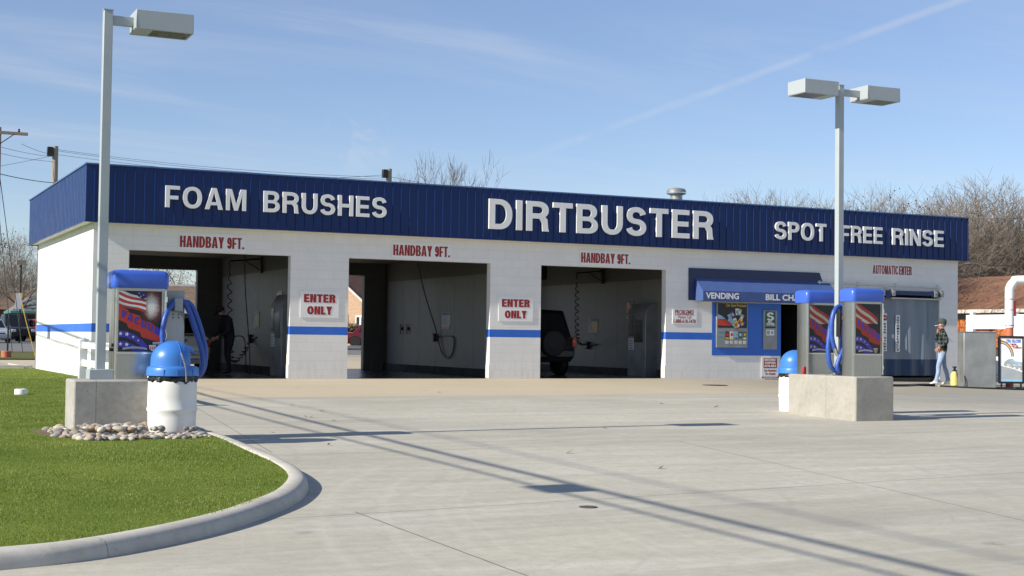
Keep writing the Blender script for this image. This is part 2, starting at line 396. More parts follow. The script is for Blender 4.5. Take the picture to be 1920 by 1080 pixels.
M['far'] = lawn_mat('far_grass', (.11, .125, .045), (.17, .165, .075))
M['blade'] = blade_mat('grass_blade')
M['soil'] = pm('soil', (.14, .10, .065), .95, var=.4, scale=9, bump=.8, bscale=40)
M['asphalt'] = pm('road_asphalt', (.155, .155, .15), .85, var=.15, scale=1.5, bump=.2)
M['walk'] = cast_concrete('walk_concrete', (.34, .33, .31), (.42, .41, .38))
M['curtain'] = curtain_mat('curtain_vinyl')
M['navy'] = pm('navy_paint', (.012, .025, .09), .4)
M['shingle'] = shingles('brown_shingle', (.20, .095, .055), (.25, .125, .075))
M['shingle2'] = shingles('dark_shingle', (.16, .11, .075), (.22, .155, .105))
M['shingle3'] = shingles('grey_shingle', (.20, .21, .20), (.25, .26, .25))
M['orange'] = siding('orange_siding', (.60, .185, .06))
M['brick'] = bricks('tan_brick')
M['brickred'] = pm('red_brick', (.20, .095, .065), .9, var=.2)
M['trim'] = pm('trim_paint', (.62, .55, .50), .6)
M['vinyl'] = pm('white_vinyl', (.82, .82, .81), .4, var=.02)
M['pipeorange'] = pm('pipe_orange', (.50, .14, .07), .6, var=.2)
M['jug'] = pm('jug_yellow', (.66, .55, .20), .4, var=.1)
M['rocks'] = [pm('stone_%s' % n, c, .75, var=.25, scale=14, bump=.2) for n, c in (('tan', (.42, .36, .28)), ('grey', (.36, .35, .33)), ('pale', (.55, .51, .44)), ('rust', (.33, .25, .18)), ('dark', (.20, .19, .18)))]

# ------------------------------------------------------------------ mesh helpers
class MB:
    def __init__(s): s.v = []; s.f = []; s.m = []; s.s = []
    def add(s, vs, fs, m=0, smooth=False):
        o = len(s.v); s.v += [tuple(v) for v in vs]
        for f in fs: s.f.append(tuple(i+o for i in f)); s.m.append(m); s.s.append(smooth)
        return s
    def box(s, x0, x1, y0, y1, z0, z1, m=0, T=None):
        vs = [(x, y, z) for z in (z0, z1) for y in (y0, y1) for x in (x0, x1)]
        if T is not None: vs = [tuple(T @ Vector(v)) for v in vs]
        return s.add(vs, [(0, 2, 3, 1), (4, 5, 7, 6), (0, 1, 5, 4), (2, 6, 7, 3), (0, 4, 6, 2), (1, 3, 7, 5)], m)
    def quad(s, a, b, c, d, m=0): return s.add([a, b, c, d], [(0, 1, 2, 3)], m)
    def tube(s, path, r, n=8, m=0, caps=True, closed=False):
        P = [Vector(p) for p in path]; k = len(P); rs = r if isinstance(r, (list, tuple)) else [r]*k
        T = []
        for i in range(k):
            a = P[(i-1) % k] if (closed or i > 0) else P[i]; b = P[(i+1) % k] if (closed or i < k-1) else P[i]
            t = (b-a); T.append(t.normalized() if t.length > 1e-9 else Vector((0, 0, 1)))
        u = T[0].orthogonal().normalized(); vs = []
        for i in range(k):
            u = (u - T[i]*u.dot(T[i])); u = u.normalized() if u.length > 1e-6 else T[i].orthogonal().normalized()
            w = T[i].cross(u)
            for j in range(n):
                a = 2*math.pi*j/n; vs.append(P[i]+(u*math.cos(a)+w*math.sin(a))*rs[i])
        fs = []
        for i in range(k if closed else k-1):
            q = (i+1) % k
            for j in range(n): fs.append((i*n+j, i*n+(j+1) % n, q*n+(j+1) % n, q*n+j))
        s.add(vs, fs, m, True)
        if caps and not closed: s.add([vs[j] for j in range(n)], [tuple(range(n))[::-1]], m); s.add([vs[(k-1)*n+j] for j in range(n)], [tuple(range(n))], m)
        return s
    def lathe(s, prof, n=32, c=(0, 0, 0), m=0, smooth=True, fn=None, axis='Z'):
        vs = []
        for (r, z) in prof:
            for j in range(n):
                a = 2*math.pi*j/n; p = (r*math.cos(a), r*math.sin(a), z)
                if fn: p = fn(*p)
                if axis == 'X': p = (p[2], p[0], p[1])
                if axis == 'Y': p = (p[0], p[2], p[1])
                vs.append((p[0]+c[0], p[1]+c[1], p[2]+c[2]))
        fs = [(i*n+j, i*n+(j+1) % n, (i+1)*n+(j+1) % n, (i+1)*n+j) for i in range(len(prof)-1) for j in range(n)]
        s.add(vs, fs, m, smooth)
        if prof[0][0] > 1e-4: s.add(vs[:n], [tuple(range(n))[::-1]], m)
        if prof[-1][0] > 1e-4: s.add(vs[-n:], [tuple(range(n))], m)
        return s
    def loft(s, secs, m=0, smooth=True, caps=True):
        n = len(secs[0]); vs = [p for q in secs for p in q]
        fs = [(i*n+j, i*n+(j+1) % n, (i+1)*n+(j+1) % n, (i+1)*n+j) for i in range(len(secs)-1) for j in range(n)]
        s.add(vs, fs, m, smooth)
        if caps: s.add(secs[0], [tuple(range(n))[::-1]], m); s.add(secs[-1], [tuple(range(n))], m)
        return s
    def ext(s, outer, holes, mp, d0, d1, m=0, back=True, mside=None):
        """polygon with holes in (a,b), mapped by mp(a,b,d); faces at d1 (front) and d0 (back)"""
        loops = [outer]+list(holes); flat = [p for l in loops for p in l]
        tr = tessellate_polygon([[Vector((a, b, 0)) for a, b in l] for l in loops])
        s.add([mp(a, b, d1) for a, b in flat], [tuple(t) for t in tr], m)
        if back: s.add([mp(a, b, d0) for a, b in flat], [tuple(t)[::-1] for t in tr], m)
        for l in loops:
            k = len(l); vs = [mp(a, b, d0) for a, b in l]+[mp(a, b, d1) for a, b in l]
            s.add(vs, [(i, (i+1) % k, k+(i+1) % k, k+i) for i in range(k)], m if mside is None else mside)
        return s
    def build(s, name, mats, parent=None, loc=None, bevel=0, bseg=2, angle=35, recalc=True):
        me = bpy.data.meshes.new(name); me.from_pydata(s.v, [], s.f)
        if not isinstance(mats, (list, tuple)): mats = [mats]
        for q in mats: me.materials.append(q)
        me.polygons.foreach_set('material_index', s.m); me.polygons.foreach_set('use_smooth', [bool(x) for x in s.s])
        if recalc:
            import bmesh
            bm = bmesh.new(); bm.from_mesh(me); bmesh.ops.remove_doubles(bm, verts=bm.verts, dist=1e-5); bmesh.ops.recalc_face_normals(bm, faces=bm.faces); bm.to_mesh(me); bm.free()
        if any(s.s) or bevel:
            if bevel: me.polygons.foreach_set('use_smooth', [True]*len(me.polygons))
            me.set_sharp_from_angle(angle=R(angle))
        me.update()
        o = bpy.data.objects.new(name, me); COL.objects.link(o)
        if parent: o.parent = parent
        if loc: o.location = loc
        if bevel:
            b = o.modifiers.new('bevel', 'BEVEL'); b.width = bevel; b.segments = bseg; b.limit_method = 'ANGLE'; b.angle_limit = R(40); b.harden_normals = False
        return o
def tag(o, label=None, cat=None, group=None, kind=None):
    if label: o['label'] = label
    if cat: o['category'] = cat
    if group: o['group'] = group
    if kind: o['kind'] = kind
    return o
def thing(name, label, cat, loc=(0, 0, 0), rz=0., group=None):
    o = bpy.data.objects.new(name, None); COL.objects.link(o); o.location = loc; o.rotation_euler = (0, 0, rz); o.empty_display_size = .2
    return tag(o, label, cat, group)
def dup(root, loc=None, rz=None, label=None, scale=None):
    def cp(o, par):
        c = o.copy(); COL.objects.link(c); c.parent = par
        for k in o.children: cp(k, c)
        return c
    r = cp(root, None)
    if loc is not None: r.location = loc
    if rz is not None: r.rotation_euler = (0, 0, rz)
    if scale is not None: r.scale = scale if isinstance(scale, tuple) else (scale,)*3
    if label: r['label'] = label
    return r
def lab(o, t): o['label'] = t; return o

# ------------------------------------------------------------------ ground height
def G(x, y):
    z = 0.
    if y < 0: z += .017*max(y, -45.)
    if x > 14: z -= .012*min(x-14, 10)*max(0., min(1., (12-y)/12))
    if y > 12: z += .006*min(y-12, 90.)
    return z
def lawn_z(x, y): return G(x, y)+.012+(.118*max(0., min(1., (-y-1.)/9.)) if y > -15.5 else .118-.038*min(1., (-15.5-y)/4.5))

# ------------------------------------------------------------------ lettering
def arc(cx, cy, rx, ry, a0, a1, n=14, p=2.25):
    o = []
    for i in range(n+1):
        a = R(a0+(a1-a0)*i/n); c, s_ = math.cos(a), math.sin(a)
        o.append((cx+rx*math.copysign(abs(c)**(2/p), c), cy+ry*math.copysign(abs(s_)**(2/p), s_)))
    return o
def stroke(path, t, h):
    Lf, Rt = [], []
    for i, (x, y) in enumerate(path):
        a = path[max(0, i-1)]; b = path[min(len(path)-1, i+1)]; dx, dy = b[0]-a[0], b[1]-a[1]; l = math.hypot(dx, dy) or 1
        dx /= l; dy /= l; w = math.hypot(t*dy, h*dx)/2
        Lf.append((x-dy*w, y+dx*w)); Rt.append((x+dy*w, y-dx*w))
    return Lf+Rt[::-1]
GW = {'A': .90, 'B': .84, 'C': .86, 'D': .86, 'E': .74, 'F': .70, 'G': .9, 'H': .84, 'I': .0, 'L': .68, 'M': 1.02, 'N': .85, 'O': .94, 'P': .78, 'R': .86, 'S': .80, 'T': .76, 'U': .84, 'V': .86, 'Y': .84, '9': .74, '.': .0, '-': .4}
def glyph(ch, w, t, h):
    """list of (outer, holes) in a box w wide, 1 high"""
    if ch == 'I': return [([(0, 0), (t, 0), (t, 1), (0, 1)], [])]
    if ch == '.': return [([(0, 0), (t, 0), (t, h*1.2), (0, h*1.2)], [])]
    if ch == 'L': return [([(0, 0), (w, 0), (w, h), (t, h), (t, 1), (0, 1)], [])]
    if ch == 'T': return [([(0, 1), (0, 1-h), (w/2-t/2, 1-h), (w/2-t/2, 0), (w/2+t/2, 0), (w/2+t/2, 1-h), (w, 1-h), (w, 1)], [])]
    if ch == 'E': return [([(0, 0), (w, 0), (w, h), (t, h), (t, .5-h/2), (w*.93, .5-h/2), (w*.93, .5+h/2), (t, .5+h/2), (t, 1-h), (w*.98, 1-h), (w*.98, 1), (0, 1)], [])]
    if ch == 'F': return [([(0, 0), (t, 0), (t, .46-h/2), (w*.9, .46-h/2), (w*.9, .46+h/2), (t, .46+h/2), (t, 1-h), (w, 1-h), (w, 1), (0, 1)], [])]
    if ch == 'H': return [([(0, 0), (t, 0), (t, .5-h/2), (w-t, .5-h/2), (w-t, 0), (w, 0), (w, 1), (w-t, 1), (w-t, .5+h/2), (t, .5+h/2), (t, 1), (0, 1)], [])]
    if ch == 'N': return [([(0, 0), (t*.95, 0), (t*.95, .66), (w-t*1.05, 0), (w, 0), (w, 1), (w-t*.95, 1), (w-t*.95, .34), (t*1.05, 1), (0, 1)], [])]
    if ch == 'M': return [([(0, 0), (t*.92, 0), (t*.92, .74), (w/2-t*.42, 0), (w/2+t*.42, 0), (w-t*.92, .74), (w-t*.92, 0), (w, 0), (w, 1), (w-t*1.35, 1), (w/2, .30), (t*1.35, 1), (0, 1)], [])]
    if ch == 'V': return [([(0, 1), (w/2-t*.55, 0), (w/2+t*.55, 0), (w, 1), (w-t*1.08, 1), (w/2, .27), (t*1.08, 1)], [])]
    if ch == 'Y': return [([(0, 1), (w/2-t/2, .42), (w/2-t/2, 0), (w/2+t/2, 0), (w/2+t/2, .42), (w, 1), (w-t*1.12, 1), (w/2, .62), (t*1.12, 1)], [])]
    if ch == 'A':
        a = t*1.05; ya = .80; f = lambda y: a+(w/2-a)*y/ya
        y0, y1 = .20, .20+h*.85
        return [([(0, 0), (a, 0), (f(y0), y0), (w-f(y0), y0), (w-a, 0), (w, 0), (w/2+t*.58, 1), (w/2-t*.58, 1)], [[(f(y1), y1), (w/2, ya), (w-f(y1), y1)]])]
    if ch == 'O': return [(arc(w/2, .5, w/2, .5, 0, 352, 44), [arc(w/2, .5, w/2-t, .5-h, 0, 352, 44)])]
    if ch == 'D':
        xs = w*.42
        return [([(0, 0), (0, 1)]+arc(xs, .5, w-xs, .5, 90, -90, 22), [[(t, h), (t, 1-h)]+arc(xs, .5, w-xs-t, .5-h, 90, -90, 22)])]
    if ch in 'PR':
        b = .58; xs = w*.5
        ho = [(t, 1-b+h), (t, 1-h)]+arc(xs, 1-b/2, w*.98-xs-t, b/2-h, 90, -90, 14)
        if ch == 'P': return [([(0, 0), (0, 1)]+arc(xs, 1-b/2, w-xs, b/2, 90, -90, 16)+[(t, 1-b), (t, 0)], [ho])]
        return [([(0, 0), (0, 1)]+arc(xs, 1-b/2, w*.98-xs, b/2, 90, -48, 16)+[(w*.93, .40), (w*.96, .12), (w, 0), (w-t*1.08, 0), (w-t*1.18, .28), (w*.58, 1-b), (t, 1-b), (t, 0)], [ho])]
    if ch == 'B':
        xs = w*.52
        return [([(0, 0), (0, 1)]+arc(xs, .745, w*.95-xs, .255, 90, -52, 12)+arc(xs, .275, w-xs, .275, 58, -90, 14),
                 [[(t, .5+h*.42), (t, 1-h)]+arc(xs, .5+(.5-h+h*.42)/2, w*.95-xs-t, (.5-h-h*.42)/2, 90, -90, 12), [(t, h), (t, .5-h*.42)]+arc(xs, (h+.5-h*.42)/2, w-xs-t, (.5-h-h*.42)/2, 90, -90, 12)])]
    if ch == 'S':
        ry = .25-h/4+.0; rx = w/2-t/2; ct = 1-h/2-ry; cb = h/2+ry
        p = arc(w/2, ct, rx*.96, ry, 8, 268, 26, 2.1)+arc(w/2, cb, rx, ry, 90, -172, 26, 2.1)[1:]
        return [(stroke(p, t, h), [])]
    if ch == 'C': return [(stroke(arc(w/2, .5, w/2-t/2, .5-h/2, 32, 328, 34), t, h), [])]
    if ch == 'G':
        return [(stroke(arc(w/2, .5, w/2-t/2, .5-h/2, 32, 340, 34)+[(w-t/2, .5-h/2), (w*.55, .5-h/2)], t, h), [])]
    if ch == 'U':
        r = .34
        return [(stroke([(t/2, 1), (t/2, .7), (t/2, .45)]+arc(w/2, r+h/2-.0, w/2-t/2, r, 180, 360, 18)+[(w-t/2, .45), (w-t/2, .7), (w-t/2, 1)], t, h), [])]
    if ch == '9':
        b = .62
        o = arc(w/2, 1-b/2, w/2, b/2, 0, 352, 36); ho = arc(w/2, 1-b/2, w/2-t, b/2-h*.9, 0, 352, 36)
        tail = stroke([(w-t/2, 1-b/2-.02), (w-t/2, .45)]+arc(w/2, .36, w/2-t/2, .36-h/2, 0, -165, 18), t, h)
        return [(o, [ho]), (tail, [])]
    return []
def word(text, width, height, t=.212, h=.17, gap=.155, wscale=1., space=.42):
    """[(x0, outers...)] laid out from x=0 to width"""
    items = []; x = 0
    for ch in text:
        if ch == ' ': x += space*wscale; continue
        w = max(GW[ch]*wscale, t)
        items.append((x, glyph(ch, w, t, h))); x += w+gap
    k = width/(x-gap)
    return [[([(k*(px+x0), height*py) for px, py in o], [[(k*(px+x0), height*py) for px, py in q] for q in hs]) for o, hs in g] for x0, g in items]
def letters(mb, text, width, height, mp, d0, d1, m=0, **kw):
    for g in word(text, width, height, **kw):
        for i, (o, hs) in enumerate(g): mb.ext(o, hs, mp, d0, d1+i*.0008, m)
    return mb
def font_mesh(text, size, off=0., sx=1., align='LEFT'):
    cu = bpy.data.curves.new('text', 'FONT'); cu.body = text; cu.size = size; cu.offset = off; cu.align_x = align; cu.resolution_u = 3; cu.fill_mode = 'FRONT'
    o = bpy.data.objects.new('text', cu); me = bpy.data.meshes.new_from_object(o)
    vs = [(v.co.x*sx, v.co.y) for v in me.vertices]; fs = [tuple(p.vertices) for p in me.polygons]
    bpy.data.objects.remove(o); bpy.data.curves.remove(cu); bpy.data.meshes.remove(me)
    return vs, fs
def font(mb, text, size, mp, d, m=0, off=0., sx=1., align='LEFT', width=None):
    vs, fs = font_mesh(text, size, off, sx, align)
    if width:
        a = min(v[0] for v in vs); b = max(v[0] for v in vs); k = width/(b-a); vs = [((v[0]-a)*k, v[1]) for v in vs]
    mb.add([mp(a, b, d) for a, b in vs], fs, m)
    return mb
def front(x0, z0, y=0.): return lambda a, b, d: (x0+a, y-d, z0+b)          # a wall facing -Y
def wallX(y0, z0, x): return lambda a, b, d: (x-d, y0-a, z0+b)             # a wall facing -X, read from the camera's side
def shear(fn, k): return lambda a, b, d: fn(a, b+k*a, d)

# ------------------------------------------------------------------ setting: ground, lot, lawn, kerb, road
def sheet(name, xs, ys, zf, mat, kind='structure', label=None, cat=None):
    nx, ny = len(xs), len(ys)
    vs = [(x, y, zf(x, y)) for y in ys for x in xs]
    fs = [(j*nx+i, j*nx+i+1, (j+1)*nx+i+1, (j+1)*nx+i) for j in range(ny-1) for i in range(nx-1)]
    mb = MB(); mb.add(vs, fs, 0, True)
    return tag(mb.build(name, mat, recalc=False), label, cat, None, kind)
def span(a, b, n): return [a+(b-a)*i/n for i in range(n+1)]
sheet('ground', [-1500, -400, -120, -60]+span(-40, 80, 40)+[120, 250, 600, 1500], [-300, -120, -60, -45]+span(-40, 110, 50)+[200, 400, 900, 2500], lambda x, y: G(x, y)-.06, M['far'])
sheet('concrete_lot', span(-40, 14, 27)+span(15, 24, 9)+span(26, 38, 6), [-60, -45]+span(-40, 0, 20)+span(1, 12, 11)+span(13, 33, 10), lambda x, y: G(x, y), M['lot'])
sheet('road', span(-80, 110, 40), span(33, 54, 7), lambda x, y: G(x, y)+.01, M['asphalt'])
sheet('parking', span(-60, 12, 20), span(54, 90, 8), lambda x, y: G(x, y)+.006, M['asphalt'])
sheet('sidewalk', span(-40, -.35, 20), span(9.0, 19.5, 6), lambda x, y: G(x, y)+.05, M['walk'])
sheet('verge', span(-40, 6, 20), span(19.5, 33, 6), lambda x, y: G(x, y)+.04, M['far'])
sheet('verge', span(6, 110, 24), span(54, 58, 2), lambda x, y: G(x, y)+.05, M['far'])
# kerb stones along sidewalk end and the road
mb = MB(); mb.box(-40, -.3, 8.75, 9.0, -.1, .10, 0); mb.box(-.35, -.05, 9.0, 12, -.1, .09, 0)
tag(mb.build('kerb', M['kerb'], bevel=.02), kind='structure')
mb = MB(); mb.box(6, 110, 53.8, 54.05, .1, .42, 0); tag(mb.build('kerb', M['kerb']), kind='structure')

# lawn outline and kerb
KO = [(-16, -24.9), (-9, -23.55), (-6, -22.85), (-4.6, -22.47), (-4.06, -22.35), (-3.58, -22.2), (-3.0, -21.79), (-2.46, -21.26), (-2.05, -20.72), (-1.74, -20.25), (-1.48, -19.72), (-1.29, -19.2), (-1.17, -18.6), (-1.10, -17.9), (-1.07, -17.0), (-1.05, -16.0), (-1.05, -15.0)]
def smooth_path(P, n=4):
    o = []
    for i in range(len(P)-1):
        p0, p1, p2, p3 = [Vector(P[max(0, min(len(P)-1, k))]) for k in (i-1, i, i+1, i+2)]
        for j in range(n):
            t = j/n; o.append(.5*((2*p1)+(-p0+p2)*t+(2*p0-5*p1+4*p2-p3)*t*t+(-p0+3*p1-3*p2+p3)*t**3))
    o.append(Vector(P[-1])); return o
KP = smooth_path(KO)
def kerb_run(path, name='kerb', w=.17):
    mb = MB(); secs = []
    for i, p in enumerate(path):
        a = path[max(0, i-1)]; b = path[min(len(path)-1, i+1)]; d = (b-a).normalized(); nrm = Vector((-d.y, d.x))   # inward (left of travel)
        q = []
        for off, z in ((0, -.08), (0, .012), (.012, .085), (.03, .122), (.06, .143), (.10, .148), (w-.015, .146), (w, .135), (w, -.06)):
            x, y = p.x+nrm.x*off, p.y+nrm.y*off; zz = G(x, y)
            hh = lawn_z(x, y)-zz+.014
            q.append((x, y, zz+(z if z < 0.02 else z*hh/.148)))
        secs.append(q)
    mb.loft(secs, 0, True, True)
    return tag(mb.build(name, M['kerb'], angle=60), kind='structure')
kerb_run(KP[:53]); kerb_run(KP[52:])
kerb_run([Vector((-1.05, -14.72)), Vector((-1.05, -12)), Vector((-.75, -9)), Vector((-.3, -5)), Vector((.25, -2)), Vector((.55, -.06))])
inner = [(p.x-.12, p.y+.02) if p.x > -1.6 else (p.x-.06, p.y+.10) for p in KP]
outline = inner+[(-1.19, -14.8), (-1.19, -12), (-.89, -9), (-.44, -5), (.11, -2), (.41, -.03), (-.02, -.03), (-.02, 8.7), (-16, 8.7)]
# rock bed beside the concrete block is left bare of grass
def in_bed(x, y): return -2.95 < x < -1.2 and -15.72+.12*math.sin(x*9)-(.25 if x < -2.4 else 0)*0 < y < -14.0 and not (x < -2.62 and (y < -15.35 or y > -14.3))
pts = [Vector(p) for p in outline]; ne = len(pts); edges = [(i, (i+1) % ne) for i in range(ne)]
def inside(px, py):
    r = np.zeros(px.shape, bool); n = len(outline)
    for i in range(n):
        x0, y0 = outline[i]; x1, y1 = outline[(i+1) % n]
        if y0 == y1: continue
        c = ((y0 > py) != (y1 > py)) & (px < (x1-x0)*(py-y0)/(y1-y0)+x0); r ^= c
    return r
gx, gy = np.meshgrid(np.arange(-15.5, 0, .55), np.arange(-24.5, 8.6, .55)); gx, gy = gx.ravel(), gy.ravel(); k = inside(gx, gy)
pts += [Vector((a, b)) for a, b in zip(gx[k], gy[k])]
cv, ce, cf, *_ = delaunay_2d_cdt(pts, edges, [list(range(ne))], 1, 1e-5)
mb = MB(); mb.add([(p.x, p.y, lawn_z(p.x, p.y)+.012*math.sin(p.x*2.1)*math.sin(p.y*1.7)) for p in cv], [tuple(f) for f in cf], 0, True)
tag(mb.build('lawn', M['lawn'], recalc=False), kind='structure')
bedp = [(-2.98, -14.6), (-2.85, -15.3), (-2.5, -15.62), (-1.9, -15.72), (-1.4, -15.70), (-1.22, -15.5), (-1.22, -14.3), (-2.7, -14.3)]
mb = MB(); mb.ext(bedp, [], lambda a, b, d: (a, b, lawn_z(a, b)+.002+d), 0, .004); tag(mb.build('soil_bed', M['soil']), kind='structure')

# grass blades: only where the camera and its neighbours can see them
def blades(n, x0, x1, y0, y1, hmin, hmax, wid, name='lawn_grass'):
    x = rng.uniform(x0, x1, n); y = rng.uniform(y0, y1, n)
    d = np.hypot(x+4.958, y+30.788); dx, dy = x+4.958, y+30.788
    dep = dx*.431+dy*.902; lat = dx*.902-dy*.431
    keep = inside(x, y) & (dep > 4) & (np.abs(lat) < dep*.40+.8) & (rng.uniform(0, 1, n) < np.clip(9.5/dep, 0, 1)**1.5)
    bed = np.array([in_bed(a, b) for a, b in zip(x, y)]); keep &= ~bed
    keep &= ~((x > -2.56) & (x < -1.0) & (y > -14.75) & (y < -14.05))
    x, y, dep = x[keep], y[keep], dep[keep]; n = len(x)
    patch = .5+.5*np.sin(x*2.3+np.sin(y*1.3)*2)*np.sin(y*2.9+np.sin(x*1.9)*2)
    z = np.array([lawn_z(a, b) for a, b in zip(x, y)])+.012*np.sin(x*2.1)*np.sin(y*1.7)-.004
    h = rng.uniform(hmin, hmax, n)*(.75+.5*patch); w = wid*np.clip(dep/9, 1, 3.2)*rng.uniform(.7, 1.3, n); th = rng.uniform(0, 2*np.pi, n)
    la = rng.uniform(0, 2*np.pi, n); lm = h*rng.uniform(.1, .8, n)
    cx, sy = np.cos(th)*w/2, np.sin(th)*w/2
    V = np.empty((n, 5, 3)); lx, ly = np.cos(la)*lm, np.sin(la)*lm
    V[:, 0] = np.c_[x-cx, y-sy, z]; V[:, 1] = np.c_[x+cx, y+sy, z]
    V[:, 2] = np.c_[x+cx*.8+lx*.35, y+sy*.8+ly*.35, z+h*.6]; V[:, 3] = np.c_[x-cx*.8+lx*.35, y-sy*.8+ly*.35, z+h*.6]
    V[:, 4] = np.c_[x+lx, y+ly, z+h]
    me = bpy.data.meshes.new(name); me.vertices.add(n*5); me.vertices.foreach_set('co', V.ravel())
    base = np.arange(n)*5
    loops = np.stack([base, base+1, base+2, base+3, base+3, base+2, base+4], 1).ravel()
    me.loops.add(len(loops)); me.loops.foreach_set('vertex_index', loops.astype(np.int32))
    st = np.stack([np.arange(n)*7, np.arange(n)*7+4], 1).ravel(); me.polygons.add(2*n)
    me.polygons.foreach_set('loop_start', st.astype(np.int32))
    me.update(calc_edges=True)
    a = me.attributes.new('tone', 'FLOAT', 'POINT'); tone = np.clip(rng.uniform(0, 1, n)*.75+patch*.25, 0, 1); tone[rng.uniform(0, 1, n) < .018] = 1.
    a.data.foreach_set('value', np.repeat(tone, 5)); me.materials.append(M['blade'])
    o = bpy.data.objects.new(name, me); COL.objects.link(o)
    return tag(o, kind='stuff')
blades(1100000, -9, .5, -24.6, 8.6, .008, .021, .0042)

# ------------------------------------------------------------------ the car wash building
ZB, ZT, O = 3.3, 4.485, .2
WD, DP = 23.66, 8.94
B = thing('car_wash_building', 'white block car wash with blue fascia and three open wash bays', 'building')
bays = [(.745, 4.285), (5.647, 9.186), (10.535, 14.064)]
H = 2.74
out = [(0, -.3)]
for a, b in bays: out += [(a, -.3), (a, H), (b, H), (b, -.3)]
out += [(17.6, -.3), (17.6, 1.95), (18.6, 1.95), (18.6, -.3), (19.45, -.3), (19.45, 2.36), (23.0, 2.36), (23.0, -.3), (WD, -.3), (WD, 3.7), (0, 3.7)]
mb = MB(); mb.ext(out, [], lambda a, b, d: (a, .2-d, b), 0, .2); mb.build('front_wall', M['wall'], B)
mb = MB(); mb.box(0, .2, .2, DP-.2, -.3, 3.7); mb.build('side_wall', M['wall'], B)
mb = MB(); mb.box(WD-.2, WD, .2, DP-.2, -.3, 3.7); mb.build('side_wall', M['wall'], B)
out = [(0, -.3)]
for a, b in bays: out += [(a, -.3), (a, 2.75), (b-.04, 2.75), (b-.04, -.3)]
out += [(WD, -.3), (WD, 3.7), (0, 3.7)]
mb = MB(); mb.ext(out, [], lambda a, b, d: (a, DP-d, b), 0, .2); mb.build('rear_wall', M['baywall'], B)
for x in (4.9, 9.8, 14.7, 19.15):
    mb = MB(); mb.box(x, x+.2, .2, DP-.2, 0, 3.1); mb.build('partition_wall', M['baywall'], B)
    if x < 15:
        for j in range(6):
            y0 = 1.05+j*1.235
            mb = MB(); mb.box(x-.018, x-.001, y0, y0+1.225, .19, 2.565); mb.build('wall_panel', M['frp'], B)
        mb = MB(); mb.box(x-.03, x-.001, .2, DP-.2, .0, .185); mb.build('wall_base', M['bayfoot'], B)
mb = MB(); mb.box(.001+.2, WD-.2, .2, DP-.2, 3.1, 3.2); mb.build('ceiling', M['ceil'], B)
mb = MB(); mb.box(.2, WD-.2, .2, DP-.2, 3.72, 3.95); mb.build('roof', M['roof'], B)
mb = MB()
for i, (a, b) in enumerate(bays+[(15.2, 18.9), (19.6, 23.0)]):
    x0 = [.2, 5.1, 10., 14.9, 19.35][i]; x1 = [4.9, 9.8, 14.7, 19.15, WD-.2][i]
    mb.box(x0, x1, .2, DP-.2, -.25, .006)
    if i < 3: mb.box(a+.001, b-.001, .012, .2, -.25, .006); mb.box(a+.001, b-.05, DP-.2, DP+.05, -.25, .006)
mb.build('bay_floor', M['bayfloor'], B)
for a in (1.55, 6.4, 11.3):
    mb = MB(); mb.box(a-.6, a+.6, 2.2, 2.5, 3.0, 3.09); mb.build('ceiling_light', M['signwhite'], B, bevel=.02)
mb = MB(); mb.box(13.05, 13.65, 5.8, 6.4, 2.66, 3.09); mb.build('bay_heater', M['black'], B, bevel=.03)
# fascia: ribbed metal on four sides
def ribbed(length, mp, per=.2075, z0=ZB, z1=ZT, dep=.02):
    prof = [(0, 0)]; x = 0.
    while x < length-1e-6:
        for dx, d in ((.155, 0), (.163, dep), (.187, dep), (.195, 0), (per, 0)):
            if x+dx < length: prof.append((x+dx, d))
        x += per
    prof.append((length, 0)); n = len(prof)
    vs = [mp(a, z, d) for z in (z0, z1) for a, d in prof]
    return vs, [(i, i+1, n+i+1, n+i) for i in range(n-1)]
fl = WD+2*O; fd = DP+2*O
for nm, L_, mp in (('f', fl, lambda a, z, d: (-O+a, -O-d, z)), ('l', fd, lambda a, z, d: (-O-d, DP+O-a, z)), ('r', fd, lambda a, z, d: (WD+O+d, -O+a, z)), ('b', fl, lambda a, z, d: (WD+O-a, DP+O+d, z))):
    mb = MB(); vs, fs = ribbed(L_, mp, dep=.006 if nm in 'lr' else .02); mb.add(vs, fs); mb.build('fascia_panel', M['fascia'], B, recalc=False)
e = .026
mb = MB()
for z0, z1, i in ((ZT, ZT+.03, 0), (ZB-.02, ZB, 1)):
    mb.box(-O-e, WD+O+e, -O-e, -O+.02, z0, z1, i); mb.box(-O-e, WD+O+e, DP+O-.02, DP+O+e, z0, z1, i)
    mb.box(-O-e, -O+.02, -O+.02, DP+O-.02, z0, z1, i); mb.box(WD+O-.02, WD+O+e, -O+.02, DP+O-.02, z0, z1, i)
mb.build('fascia_trim', [M['fasciatrim'], M['fascia']], B)
mb = MB(); mb.box(-O+.02, WD+O-.02, -O+.02, -.001, ZB-.012, ZB+.004); mb.box(-O+.02, -.001, -.001, DP, ZB-.012, ZB+.004); mb.box(WD+.001, WD+O-.02, -.001, DP, ZB-.012, ZB+.004)
mb.build('soffit', M['soffit'], B)
# blue painted field round the vending machine
mb = MB(); mb.ext([(15.45, .59), (17.6, .59), (17.6, 1.96), (15.45, 1.96)], [], lambda a, b, d: (a, -d, b), 0.0005, .005); mb.build('blue_panel', M['panelblue'], B)
# utility room door standing open behind the dark doorway
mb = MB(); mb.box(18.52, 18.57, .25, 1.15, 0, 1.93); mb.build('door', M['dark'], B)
mb = MB(); mb.box(14.9, 19.15, 1.6, 1.65, 0, 3.1); mb.build('inner_wall', M['dark'], B)  # door and wall are near black, the room's darkness put into their colour
# pale plates standing in for the sun patch at the jamb feet
for a, b in bays:
    mb = MB(); mb.box(b-.012, b-.001, .0, .19, .02, .32); mb.build('jamb_sun_patch', M['soffit'], B)

